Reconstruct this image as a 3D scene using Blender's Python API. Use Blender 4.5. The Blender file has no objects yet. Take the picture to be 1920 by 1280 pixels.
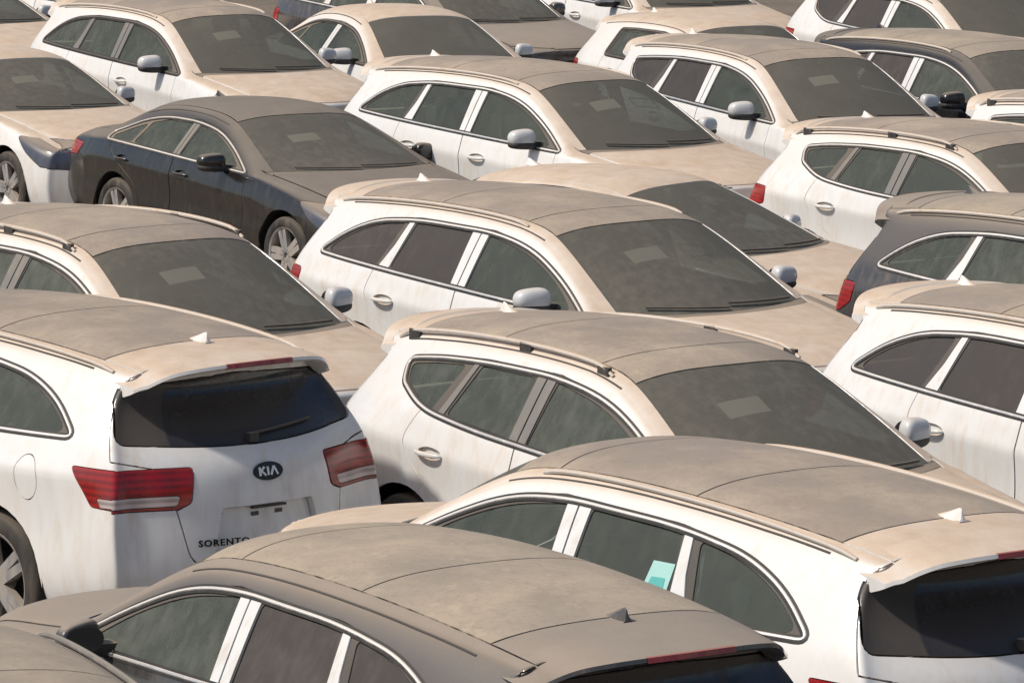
import bpy, bmesh, math, random
import numpy as np
from mathutils import Vector, Matrix
from mathutils.geometry import delaunay_2d_cdt
from mathutils.bvhtree import BVHTree
R = math.radians
sc = bpy.context.scene
COL = sc.collection
random.seed(7)

# ------------------------------------------------------------------ camera, sky, sun, exposure
CAM_H, PITCH, ROLL, FPX = 5.10, 8.53, 0.81, 8855.0
cam = bpy.data.objects.new('camera', bpy.data.cameras.new('camera'))
COL.objects.link(cam)
cam.data.sensor_width = 36.0
cam.data.lens = FPX / 1920.0 * 36.0
cam.data.clip_start = 0.5
cam.data.clip_end = 3000.0
cam.matrix_world = (Matrix.Translation((0, 0, CAM_H)) @ Matrix.Rotation(R(90.0 - PITCH), 4, 'X')
                    @ Matrix.Rotation(R(ROLL), 4, 'Z'))
sc.camera = cam

SUN_AZ = Vector((-0.93, -0.33, 0)).normalized()      # horizontal direction towards the sun
SUN_EL = R(50)
to_sun = Vector((SUN_AZ.x * math.cos(SUN_EL), SUN_AZ.y * math.cos(SUN_EL), math.sin(SUN_EL)))
world = bpy.data.worlds.new('World')
sc.world = world
world.use_nodes = True
nt = world.node_tree
sky = nt.nodes.new('ShaderNodeTexSky')
sky.sky_type = 'NISHITA'
sky.sun_disc = False
sky.sun_elevation = SUN_EL
sky.sun_rotation = math.atan2(to_sun.x, to_sun.y)
sky.dust_density = 3.0
sky.air_density = 1.0
sky.ozone_density = 1.0
nt.links.new(sky.outputs[0], nt.nodes['Background'].inputs[0])
nt.nodes['Background'].inputs[1].default_value = 0.088
sun = bpy.data.objects.new('sun', bpy.data.lights.new('sun', 'SUN'))
COL.objects.link(sun)
sun.data.energy = 3.1
sun.data.angle = R(3.0)
sun.data.color = (1.0, 0.935, 0.835)
sun.rotation_euler = to_sun.to_track_quat('Z', 'Y').to_euler()
sc.view_settings.view_transform = 'Standard'
sc.view_settings.look = 'None'
sc.view_settings.gamma = 1.0
sc.view_settings.use_curve_mapping = False
sc.view_settings.exposure = 0.13

# ------------------------------------------------------------------ materials
def new_mat(name):
    m = bpy.data.materials.new(name)
    m.use_nodes = True
    t = m.node_tree
    return m, t, t.nodes['Principled BSDF']

def N(t, kind, **kw):
    n = t.nodes.new(kind)
    for k, v in kw.items():
        if k.startswith('i_'):
            key = k[2:]
            n.inputs[int(key) if key.isdigit() else key.replace('_', ' ')].default_value = v
        else:
            setattr(n, k, v)
    return n

def math_node(t, op, a, b=None, clamp=False):
    n = t.nodes.new('ShaderNodeMath')
    n.operation = op
    n.use_clamp = clamp
    for i, v in enumerate((a, b)):
        if v is None:
            continue
        if isinstance(v, (int, float)):
            n.inputs[i].default_value = v
        else:
            t.links.new(v, n.inputs[i])
    return n.outputs[0]

def mix_col(t, f, a, b):
    n = t.nodes.new('ShaderNodeMix')
    n.data_type = 'RGBA'
    for s, v in ((n.inputs[0], f), (n.inputs[6], a), (n.inputs[7], b)):
        if isinstance(v, (int, float)):
            s.default_value = v
        elif isinstance(v, tuple):
            s.default_value = v if len(v) == 4 else v + (1,)
        else:
            t.links.new(v, s)
    return n.outputs[2]

def noise(t, vec, scale, detail=4, rough=0.55, lo=0.0, hi=1.0):
    n = N(t, 'ShaderNodeTexNoise', i_Scale=scale, i_Detail=detail, i_Roughness=rough)
    t.links.new(vec, n.inputs['Vector'])
    r = N(t, 'ShaderNodeMapRange')
    t.links.new(n.outputs['Fac'], r.inputs[0])
    r.inputs[1].default_value, r.inputs[2].default_value = 0.32, 0.68
    r.inputs[3].default_value, r.inputs[4].default_value = lo, hi
    return r.outputs[0]

def smooth(t, v, a, b, lo=0.0, hi=1.0):
    r = N(t, 'ShaderNodeMapRange', interpolation_type='SMOOTHSTEP')
    t.links.new(v, r.inputs[0])
    for i, x in enumerate((a, b, lo, hi)):
        r.inputs[i + 1].default_value = x
    return r.outputs[0]

def coords(t):
    """object coordinates shifted by a per-car seed (object colour G), so that no two cars share a pattern"""
    tc = N(t, 'ShaderNodeTexCoord')
    oi = N(t, 'ShaderNodeObjectInfo')
    sep = N(t, 'ShaderNodeSeparateColor')
    t.links.new(oi.outputs['Color'], sep.inputs[0])
    comb = N(t, 'ShaderNodeCombineXYZ')
    s = math_node(t, 'MULTIPLY', sep.outputs[1], 37.0)
    for i in range(3):
        t.links.new(s, comb.inputs[i])
    ad = N(t, 'ShaderNodeVectorMath', operation='ADD')
    t.links.new(tc.outputs['Object'], ad.inputs[0])
    t.links.new(comb.outputs[0], ad.inputs[1])
    return tc, ad.outputs[0], sep

def streaky(t, vec, sx, sy, sz, scale, **kw):
    mp = N(t, 'ShaderNodeMapping')
    mp.inputs['Scale'].default_value = (sx, sy, sz)
    t.links.new(vec, mp.inputs[0])
    return noise(t, mp.outputs[0], scale, **kw)

DUST = (0.595, 0.450, 0.325)
def dusty(name, base, dust=DUST, top=0.95, side=0.22, rough=0.25, coat=0.5, metallic=0.0, n0=0.30, n1=0.80,
          mottle=1.0, arc=None, clear=None, ribs=0.0, patchy=None):
    """A car surface: clean colour below, a dust layer whose thickness follows how flat the surface lies."""
    m, t, p = new_mat(name)
    tc, vec, sep = coords(t)
    g = N(t, 'ShaderNodeNewGeometry')
    sx = N(t, 'ShaderNodeSeparateXYZ')
    t.links.new(g.outputs['Normal'], sx.inputs[0])
    flat = smooth(t, sx.outputs[2], n0, n1)
    n_big = noise(t, vec, 1.7, 5, 0.6, 0.0, 1.0)
    n_mid = noise(t, vec, 7.0, 5, 0.65, 0.0, 1.0)
    n_thick = math_node(t, 'MULTIPLY', math_node(t, 'ADD', noise(t, vec, 2.6, 8, 0.72, 0.0, 1.0), n_mid), 0.5)
    n_fine = noise(t, vec, 140.0, 2, 0.5, 0.0, 1.0)
    if mottle != 1.0:
        n_big = noise(t, vec, 0.9, 3, 0.45, 0.5 - mottle / 2, 0.5 + mottle / 2)
    n_run = streaky(t, vec, 7, 7, 1.6, 2.2, detail=4, rough=0.6, lo=0.5 - mottle / 2, hi=0.5 + mottle / 2)
    topv = math_node(t, 'MULTIPLY', flat, math_node(t, 'ADD', math_node(t, 'MULTIPLY', n_thick, 0.26), top - 0.20))
    patch = math_node(t, 'MULTIPLY', math_node(t, 'POWER', n_run, 1.6), math_node(t, 'ADD', math_node(t, 'MULTIPLY', n_big, .8), .25)) if mottle == 1.0 else math_node(t, 'MULTIPLY', math_node(t, 'ADD', n_run, n_big), 0.5)
    sidev = math_node(t, 'MULTIPLY', math_node(t, 'MULTIPLY', patch, side * 1.9), math_node(t, 'ADD', math_node(t, 'MULTIPLY', sep.outputs[0], 1.0), 0.0))
    d = math_node(t, 'MAXIMUM', topv, sidev)
    if arc:
        # dust left outside the sweep of the rear wiper: centre (y, z), radius, dust outside
        so = N(t, 'ShaderNodeSeparateXYZ')
        t.links.new(tc.outputs['Object'], so.inputs[0])
        dy = math_node(t, 'SUBTRACT', so.outputs[1], arc[0])
        dz = math_node(t, 'SUBTRACT', so.outputs[2], arc[1])
        rr_ = math_node(t, 'SQRT', math_node(t, 'ADD', math_node(t, 'MULTIPLY', dy, dy), math_node(t, 'MULTIPLY', dz, dz)))
        out = smooth(t, rr_, arc[2] - .012, arc[2] + .015, 0.0, arc[3])
        d = math_node(t, 'MAXIMUM', d, math_node(t, 'MULTIPLY', out, math_node(t, 'ADD', math_node(t, 'MULTIPLY', n_big, .5), .6)))
    d = math_node(t, 'ADD', d, math_node(t, 'MULTIPLY', math_node(t, 'SUBTRACT', n_fine, 0.5), 0.05), clamp=True)
    # dust colour varies a little in patches
    dcol = mix_col(t, math_node(t, 'MULTIPLY', n_mid, 0.8), tuple(dust), tuple(c * f for c, f in zip(dust, (0.80, 0.80, 0.80))))
    dcol = mix_col(t, math_node(t, 'MULTIPLY', n_big, 0.5), dcol, (dust[0] * 0.98, dust[1] * 0.93, dust[2] * 0.85))
    if patchy:
        pn = noise(t, vec, 1.3, 7, 0.68, -0.5, 1.1)
        dcol = mix_col(t, math_node(t, 'MULTIPLY', pn, 0.75, clamp=True), dcol, tuple(patchy))
        sp = noise(t, vec, 38.0, 4, 0.7, -1.2, 1.0)
        dcol = mix_col(t, math_node(t, 'MULTIPLY', sp, 0.35, clamp=True), dcol, tuple(c * .62 for c in dust))
    grain = noise(t, vec, 210.0, 3, 0.7, 0.0, 1.0)
    dcol = mix_col(t, math_node(t, 'MULTIPLY', grain, 0.45), dcol, mix_col(t, 0.30, dcol, (0.05, 0.04, 0.03)))
    if ribs:
        # moulded optics inside the lens: fine bright and dark bars
        so = N(t, 'ShaderNodeSeparateXYZ')
        t.links.new(tc.outputs['Object'], so.inputs[0])
        w = math_node(t, 'SINE', math_node(t, 'MULTIPLY', so.outputs[2], 2 * math.pi / .034))
        w2 = math_node(t, 'SINE', math_node(t, 'MULTIPLY', so.outputs[1], 2 * math.pi / .16))
        k_ = math_node(t, 'MULTIPLY', math_node(t, 'ADD', math_node(t, 'ADD', w, math_node(t, 'MULTIPLY', w2, .6)), 1.0), ribs, clamp=True)
        base_col = mix_col(t, k_, tuple(base), tuple(c * .22 for c in base))
    else:
        base_col = tuple(base)
    col = mix_col(t, d, base_col, dcol)
    t.links.new(col, p.inputs['Base Color'])
    p.inputs['Metallic'].default_value = metallic
    if metallic:
        t.links.new(math_node(t, 'MULTIPLY', math_node(t, 'SUBTRACT', 1.0, d, clamp=True), metallic), p.inputs['Metallic'])
    rr = N(t, 'ShaderNodeMapRange')
    t.links.new(d, rr.inputs[0])
    rr.inputs[1].default_value, rr.inputs[2].default_value = 0.0, 0.6
    rr.inputs[3].default_value, rr.inputs[4].default_value = rough, 0.92
    t.links.new(rr.outputs[0], p.inputs['Roughness'])
    if clear:
        # glass between the dust grains lets light through, tinted; a thick dust film closes it
        tr = N(t, 'ShaderNodeBsdfTransparent')
        tr.inputs[0].default_value = tuple(clear[1]) + (1,)
        mx = N(t, 'ShaderNodeMixShader')
        f_ = math_node(t, 'SUBTRACT', 1.0, math_node(t, 'MULTIPLY', math_node(t, 'SUBTRACT', 1.25, d), clear[0]), clamp=True)
        t.links.new(f_, mx.inputs[0])
        t.links.new(tr.outputs[0], mx.inputs[1])
        t.links.new(p.outputs[0], mx.inputs[2])
        t.links.new(mx.outputs[0], t.nodes['Material Output'].inputs['Surface'])
    if coat:
        t.links.new(math_node(t, 'MULTIPLY', math_node(t, 'SUBTRACT', 1.0, math_node(t, 'MULTIPLY', d, 2.0), clamp=True), coat), p.inputs['Coat Weight'])
        p.inputs['Coat Roughness'].default_value = 0.12
    return m

def plain(name, col, rough=0.5, metallic=0.0):
    m, t, p = new_mat(name)
    p.inputs['Roughness'].default_value = rough
    p.inputs['Metallic'].default_value = metallic
    tc, vec, sep = coords(t)
    n = noise(t, vec, 25.0, 3, 0.5, 0.85, 1.0)
    c = mix_col(t, n, tuple(x * 0.7 for x in col), tuple(col))
    t.links.new(c, p.inputs['Base Color'])
    return m

M = {}
M['white'] = dusty('white_paint', (0.76, 0.76, 0.75), side=0.30, n0=0.48, n1=0.95)
M['mirror_white'] = dusty('mirror_shell_paint', (0.62, 0.63, 0.64), side=0.12, top=0.5, n0=0.5, n1=1.0)
M['rail'] = dusty('roof_rail_metal', (0.62, 0.60, 0.57), side=0.5, top=0.95, n0=0.1, n1=0.8, metallic=0.3, rough=0.4, coat=0)
M['grey'] = dusty('grey_paint', (0.055, 0.053, 0.054), dust=(0.385, 0.325, 0.27), side=0.15, top=0.92, metallic=0.2, n0=0.35, n1=0.95, coat=.8, rough=.2)
M['black'] = dusty('black_paint', (0.010, 0.0095, 0.010), dust=(0.33, 0.285, 0.24), side=0.05, top=0.74, n0=0.5, n1=1.0, rough=0.2, coat=0.5)
M['roof_glass'] = dusty('roof_glass', (0.05, 0.05, 0.05), dust=(0.375, 0.312, 0.260), side=0.9, top=0.97, n0=0.0, n1=0.5, coat=0.0, rough=0.4, patchy=(0.50, 0.405, 0.30))
M['roof_glass_dark'] = dusty('roof_glass_dark', (0.04, 0.04, 0.04), dust=(0.40, 0.338, 0.272), side=0.9, top=0.97, n0=0.0, n1=0.5, coat=0.0, rough=0.4, patchy=(0.50, 0.405, 0.30))
M['windscreen'] = dusty('windscreen_glass', (0.028, 0.034, 0.034), dust=(0.168, 0.155, 0.130), side=0.8, top=0.80, n0=-0.2, n1=0.5, coat=0.25, rough=0.30, mottle=0.3, clear=(.35, (.8, .9, .85)))
M['seat'] = plain('seat_fabric', (0.11, 0.105, 0.10), 0.8)
M['paper'] = dusty('paper_behind_glass', (0.11, 0.115, 0.095), dust=(0.190, 0.181, 0.147), side=0.5, top=0.8, n0=0.0, n1=0.6, coat=0.1, rough=0.4, mottle=0.25)
M['glass'] = dusty('side_glass', (0.030, 0.045, 0.040), dust=(0.155, 0.172, 0.152), side=0.62, top=0.7, n0=0.3, n1=0.9, coat=0.8, rough=0.16, mottle=0.5, clear=(.50, (.72, .88, .80)))
M['tint'] = dusty('tinted_glass', (0.020, 0.019, 0.020), dust=(0.125, 0.110, 0.105), side=0.60, top=0.7, n0=0.3, n1=0.9, coat=0.6, rough=0.18, mottle=0.5, clear=(.22, (.5, .5, .52)))
M['rear_glass'] = dusty('rear_glass', (0.010, 0.012, 0.018), dust=(0.16, 0.13, 0.10), side=0.16, top=0.6, n0=0.5, n1=0.98, coat=0.5, rough=0.15, arc=(-.10, 1.10, .56, .42))
M['frame'] = dusty('window_frame_black', (0.030, 0.030, 0.030), dust=(0.30, 0.25, 0.20), side=0.30, top=0.8, coat=0.0, rough=0.45)
M['chrome'] = dusty('chrome_trim', (0.82, 0.82, 0.82), dust=(0.55, 0.46, 0.36), side=0.25, top=0.75, metallic=0.85, rough=0.22, coat=0.0)
M['pillar_film'] = dusty('pillar_film', (0.74, 0.75, 0.75), dust=(0.5, 0.44, 0.37), side=0.35, top=0.7, rough=0.35, coat=0.2)
M['grey_trim'] = dusty('grey_pillar_trim', (0.16, 0.155, 0.15), dust=(0.32, 0.28, 0.23), side=0.5, top=0.7, rough=0.5, coat=0.0)
M['plastic'] = dusty('black_plastic', (0.028, 0.028, 0.030), dust=(0.33, 0.27, 0.21), side=0.20, top=0.9, coat=0.0, rough=0.55)
M['seal'] = dusty('rubber_seal', (0.016, 0.016, 0.016), dust=(0.25, 0.2, 0.16), side=0.08, top=0.55, n0=.5, n1=1.0, coat=0.0, rough=0.6)
M['dark'] = plain('matt_black', (0.012, 0.012, 0.012), 0.9)  # even matt black for underbody, wheel wells, discs and steering wheel
M['rubber'] = dusty('tyre_rubber', (0.022, 0.021, 0.020), dust=(0.22, 0.18, 0.14), side=0.35, top=0.5, coat=0.0, rough=0.8)
M['alloy'] = dusty('alloy_rim', (0.42, 0.42, 0.43), dust=(0.40, 0.33, 0.25), side=0.6, top=0.8, metallic=0.7, rough=0.35, coat=0.0)
M['red_lamp'] = dusty('red_lamp_glass', (0.34, 0.003, 0.007), ribs=.28, dust=(0.45, 0.26, 0.2), side=0.05, top=0.7, rough=0.15, coat=0.35)
M['dark_red_lamp'] = dusty('dark_red_lamp_glass', (0.12, 0.004, 0.006), dust=(0.35, 0.20, 0.16), side=0.08, top=0.7, rough=0.12, coat=0.8)
M['clear_lamp'] = dusty('clear_lamp_glass', (0.55, 0.45, 0.44), ribs=.3, dust=(0.5, 0.4, 0.32), side=0.1, top=0.7, rough=0.1, coat=0.8)
M['headlamp'] = dusty('headlamp_glass', (0.035, 0.045, 0.075), dust=(0.40, 0.33, 0.26), side=0.10, top=0.8, rough=0.10, coat=0.9)
M['brake_lamp'] = dusty('high_brake_lamp', (0.28, 0.02, 0.03), dust=(0.45, 0.26, 0.2), side=0.5, top=0.6, rough=0.2, coat=0.3)
M['badge_black'] = plain('badge_black', (0.01, 0.01, 0.01), 0.2)
M['badge_silver'] = plain('badge_silver', (0.85, 0.85, 0.85), 0.35, 0.3)
M['cyan_paper'] = plain('pale_cyan_paper', (0.36, 0.62, 0.58), 0.6)
M['teal_print'] = plain('teal_print', (0.09, 0.42, 0.40), 0.6)

# ------------------------------------------------------------------ building helpers
def link(o, parent=None):
    COL.objects.link(o)
    if parent is not None:
        o.parent = parent
    return o

def tag(o, label=None, cat=None, group=None, kind=None):
    if label: o['label'] = label
    if cat: o['category'] = cat
    if group: o['group'] = group
    if kind: o['kind'] = kind
    return o

def mesh_from(name, verts, faces, mat, normals=None, smooth_=True):
    me = bpy.data.meshes.new(name)
    me.from_pydata([tuple(v) for v in verts], [], [tuple(f) for f in faces])
    me.materials.append(mat)
    if smooth_:
        me.polygons.foreach_set('use_smooth', [True] * len(me.polygons))
    if normals is not None:
        me.normals_split_custom_set_from_vertices([tuple(n) for n in normals])
    me.update()
    return me

def fillet(pts, seg=5, maxlen=0.12):
    """closed outline: points (x, y, corner radius) -> dense list of 2D points"""
    n = len(pts)
    out = []
    for i in range(n):
        p = np.array(pts[i][:2], float)
        a = np.array(pts[i - 1][:2], float) - p
        b = np.array(pts[(i + 1) % n][:2], float) - p
        la, lb = np.linalg.norm(a), np.linalg.norm(b)
        r = pts[i][2] if len(pts[i]) > 2 else 0
        a /= la; b /= lb
        cosang = np.clip(a @ b, -1, 1)
        ang = math.acos(cosang)
        if r <= 0 or ang > math.pi - 0.03:
            out.append(p)
            continue
        tlen = min(r / math.tan(ang / 2), la * 0.48, lb * 0.48) if r < .19 else .49 * min(la, lb)
        p0, p1 = p + a * tlen, p + b * tlen
        for k in range(seg + 1):
            s = k / seg
            out.append((1 - s) ** 2 * p0 + 2 * s * (1 - s) * p + s * s * p1)
    res = []
    for i in range(len(out)):
        a, b = out[i], out[(i + 1) % len(out)]
        L = np.linalg.norm(b - a)
        if L < 1e-5:
            continue
        k = max(1, int(math.ceil(L / maxlen)))
        for j in range(k):
            res.append(a + (b - a) * j / k)
    return res

def circle(cx, cy, r, n=28, squash=1.0):
    return [np.array((cx + r * math.cos(2 * math.pi * k / n), cy + r * squash * math.sin(2 * math.pi * k / n))) for k in range(n)]

AX = {'side': (0, 2), 'top': (0, 1), 'end': (1, 2)}
class Surf:
    """half a car skin (y >= 0) as labelled triangles that outlines can be cut into"""
    def __init__(s, V, Nn, F, lab):
        s.V = [tuple(v) for v in V]; s.N = [tuple(v) for v in Nn]; s.F = [tuple(f) for f in F]; s.lab = list(lab)

    def cut(s, axis, poly, newlab, pred, relabel=None):
        ia, ib = AX[axis]
        P = np.array(poly)
        lo, hi = P.min(0), P.max(0)
        V = np.array(s.V); Fa = np.array(s.F)
        u = V[:, (ia, ib)]
        tri = u[Fa]
        mn, mx = tri.min(1), tri.max(1)
        box = (mn[:, 0] <= hi[0]) & (mx[:, 0] >= lo[0]) & (mn[:, 1] <= hi[1]) & (mx[:, 1] >= lo[1])
        fn = np.cross(V[Fa[:, 1]] - V[Fa[:, 0]], V[Fa[:, 2]] - V[Fa[:, 0]])
        fn /= np.linalg.norm(fn, axis=1)[:, None] + 1e-12
        cen = V[Fa].mean(1)
        sel = [i for i in np.nonzero(box)[0] if pred(s.lab[i], fn[i], cen[i])]
        if not sel:
            return
        used = sorted({v for i in sel for v in s.F[i]})
        idx = {v: k for k, v in enumerate(used)}
        pv = [Vector((s.V[v][ia], s.V[v][ib])) for v in used]
        n0 = len(pv)
        area = sum(P[i][0] * P[(i + 1) % len(P)][1] - P[(i + 1) % len(P)][0] * P[i][1] for i in range(len(P)))
        pp = list(P) if area > 0 else list(P[::-1])
        pv += [Vector((float(q[0]), float(q[1]))) for q in pp]
        faces = []
        for i in sel:
            f = [idx[v] for v in s.F[i]]
            a, b, c = (pv[k] for k in f)
            if (b - a).cross(c - a) < 0:
                f.reverse()
            faces.append(f)
        faces.append(list(range(n0, n0 + len(pp))))
        ov, oe, of, ovo, oeo, ofo = delaunay_2d_cdt(pv, [], faces, 0, 1e-6, True)
        pid = len(faces) - 1
        vmap = {}
        newF, newL = [], []
        for f, src in zip(of, ofo):
            srcs = [k for k in src if k != pid]
            if not srcs:
                continue
            si = sel[srcs[0]]
            A, B, C = s.F[si]
            a, b, c = (Vector((s.V[k][ia], s.V[k][ib])) for k in (A, B, C))
            den = (b - a).cross(c - a)
            if abs(den) < 1e-12:
                continue
            g = []
            for v in f:
                if v in vmap:
                    g.append(vmap[v]); continue
                o = [k for k in ovo[v] if k < n0]
                if o:
                    vmap[v] = used[o[0]]
                else:
                    q = ov[v]
                    w1 = (q - a).cross(c - a) / den
                    w2 = (b - a).cross(q - a) / den
                    w1, w2 = min(max(w1, -.02), 1.02), min(max(w2, -.02), 1.02)
                    w0 = 1 - w1 - w2
                    pos = tuple(w0 * s.V[A][k] + w1 * s.V[B][k] + w2 * s.V[C][k] for k in range(3))
                    nn = Vector(tuple(w0 * s.N[A][k] + w1 * s.N[B][k] + w2 * s.N[C][k] for k in range(3))).normalized()
                    s.V.append(pos); s.N.append(tuple(nn))
                    vmap[v] = len(s.V) - 1
                g.append(vmap[v])
            if len(set(g)) < 3:
                continue
            # orientation as in source
            p0, p1, p2 = (Vector(s.V[k]) for k in g)
            if (p1 - p0).cross(p2 - p0).dot(Vector(fn[si])) < 0:
                g.reverse()
            newF.append(tuple(g))
            if pid in src:
                newL.append(relabel(s.lab[si]) if relabel else newlab)
            else:
                newL.append(s.lab[si])
        dead = set(sel)
        s.F = [f for i, f in enumerate(s.F) if i not in dead] + newF
        s.lab = [l for i, l in enumerate(s.lab) if i not in dead] + newL

    def region(s, labels, full, shrink=0.003, rim=0.018, offset=0.0, side=1):
        """-> verts, faces, normals of the faces with these labels; full: join both halves; side -1 mirrors"""
        if isinstance(labels, str):
            labels = (labels,)
        F = [f for f, l in zip(s.F, s.lab) if l in labels]
        used = sorted({v for f in F for v in f})
        idx = {v: k for k, v in enumerate(used)}
        V = [list(s.V[v]) for v in used]; Nn = [Vector(s.N[v]) for v in used]
        F = [tuple(idx[v] for v in f) for f in F]
        if full:
            n0 = len(V)
            mir = {}
            for i in range(n0):
                if abs(V[i][1]) < 2e-4:
                    V[i][1] = 0.0
                    Nn[i] = Vector((Nn[i].x, 0, Nn[i].z)).normalized()
                    mir[i] = i
                else:
                    V.append([V[i][0], -V[i][1], V[i][2]]); Nn.append(Vector((Nn[i].x, -Nn[i].y, Nn[i].z)))
                    mir[i] = len(V) - 1
            F = F + [tuple(mir[v] for v in reversed(f)) for f in F]
        elif side < 0:
            V = [[v[0], -v[1], v[2]] for v in V]
            Nn = [Vector((n.x, -n.y, n.z)) for n in Nn]
            F = [tuple(reversed(f)) for f in F]
        V = [Vector(v) for v in V]
        ec = {}
        for f in F:
            for k in range(3):
                a, b = f[k], f[(k + 1) % 3]
                ec.setdefault((min(a, b), max(a, b)), []).append((a, b, f[(k + 2) % 3]))
        bd = [e[0] for e in ec.values() if len(e) == 1]
        push = {}
        for a, b, c in bd:
            e = (V[b] - V[a])
            if e.length < 1e-9: continue
            e.normalize()
            d = Nn[a].cross(e)
            push.setdefault(a, Vector()); push.setdefault(b, Vector())
            push[a] += d; push[b] += d
        moved = dict()
        for a, d in push.items():
            if d.length > 1e-6:
                moved[a] = V[a] + d.normalized() * shrink
        for a, q in moved.items():
            V[a] = q
        if offset:
            V = [v + n * offset for v, n in zip(V, Nn)]
        if rim:
            base = {}
            faces = []
            for a, b, c in bd:
                for k in (a, b):
                    if k not in base:
                        d = push[k].normalized() if push[k].length > 1e-6 else Vector((0, 0, 1))
                        out = -d
                        V.append(V[k].copy()); Nn.append((out + Nn[k] * 0.4).normalized())
                        V.append(V[k] - Nn[k] * rim); Nn.append(out)
                        base[k] = len(V) - 2
                faces.append((base[a], base[a] + 1, base[b] + 1, base[b]))
            F = list(F) + faces
        return V, F, Nn

def mk(name, reg, mat):
    V, F, Nn = reg
    if not F:
        return None
    return mesh_from(name, V, F, mat, Nn)

def sweep_closed(pts, nrm, w, h, closed=True, lift=0.0):
    """small half-round bar along a line on a surface: w wide, h proud"""
    n = len(pts)
    prof = [(-w / 2, -0.004), (-w / 2, h * 0.55), (-w * 0.25, h), (w * 0.25, h), (w / 2, h * 0.55), (w / 2, -0.004)]
    V, F = [], []
    for i in range(n):
        a = pts[i - 1] if (closed or i > 0) else pts[i]
        b = pts[(i + 1) % n] if (closed or i < n - 1) else pts[i]
        tdir = (b - a).normalized()
        s = nrm[i].cross(tdir).normalized()
        for (x, y) in prof:
            V.append(pts[i] + s * x + nrm[i] * (y + lift))
    k = len(prof)
    for i in range(n if closed else n - 1):
        j = (i + 1) % n
        for q in range(k - 1):
            F.append((i * k + q, j * k + q, j * k + q + 1, i * k + q + 1))
    if not closed:
        F.append(tuple(range(k))); F.append(tuple((n - 1) * k + q for q in reversed(range(k))))
    return V, F

def tube(pts, rad, n=8, cap=True, squash=1.0):
    V, F = [], []
    up = Vector((0, 0, 1))
    for i, p in enumerate(pts):
        a = pts[max(i - 1, 0)]; b = pts[min(i + 1, len(pts) - 1)]
        d = (b - a).normalized()
        s = d.cross(up)
        s = s.normalized() if s.length > 1e-4 else Vector((0, 1, 0))
        u = s.cross(d).normalized()
        r = rad[i] if isinstance(rad, (list, tuple)) else rad
        for k in range(n):
            an = 2 * math.pi * k / n
            V.append(p + s * math.cos(an) * r + u * math.sin(an) * r * squash)
    for i in range(len(pts) - 1):
        for k in range(n):
            F.append((i * n + k, i * n + (k + 1) % n, (i + 1) * n + (k + 1) % n, (i + 1) * n + k))
    if cap:
        F.append(tuple(reversed(range(n)))); F.append(tuple((len(pts) - 1) * n + k for k in range(n)))
    return V, F

def join_parts(*vf):
    V, F = [], []
    for v, f in vf:
        o = len(V)
        V += list(v); F += [tuple(i + o for i in q) for q in f]
    return V, F

def subdivided(V, F, level, crease=None):
    """Catmull-Clark copy of a small cage -> verts, faces (used for mirrors, handles, fins)"""
    me = bpy.data.meshes.new('tmp'); me.from_pydata([tuple(v) for v in V], [], F)
    if crease:
        at = me.attributes.new('crease_edge', 'FLOAT', 'EDGE')
        for e in me.edges:
            at.data[e.index].value = crease(Vector(V[e.vertices[0]]), Vector(V[e.vertices[1]]))
    o = bpy.data.objects.new('tmp', me); COL.objects.link(o)
    md = o.modifiers.new('s', 'SUBSURF'); md.levels = level; md.render_levels = level
    dg = bpy.context.evaluated_depsgraph_get()
    e = o.evaluated_get(dg).to_mesh()
    vv = [v.co.copy() for v in e.vertices]; ff = [tuple(p.vertices) for p in e.polygons]
    bpy.data.objects.remove(o); bpy.data.meshes.remove(me)
    return vv, ff

def box(x0, x1, y0, y1, z0, z1):
    V = [Vector(p) for p in ((x0, y0, z0), (x1, y0, z0), (x1, y1, z0), (x0, y1, z0), (x0, y0, z1), (x1, y0, z1), (x1, y1, z1), (x0, y1, z1))]
    return V, [(0, 3, 2, 1), (4, 5, 6, 7), (0, 1, 5, 4), (1, 2, 6, 5), (2, 3, 7, 6), (3, 0, 4, 7)]

# ------------------------------------------------------------------ car types
def mid(d, k, zc, S6, S5, S4, w, dz=0.0):
    return dict(d=d, k=k, zc=zc, r=[S6, S5, S4, (w + .003, S4[1] - .165), (w - .012, .70 + dz), (w - .002, .46), (w - .055, .27)])

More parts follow.
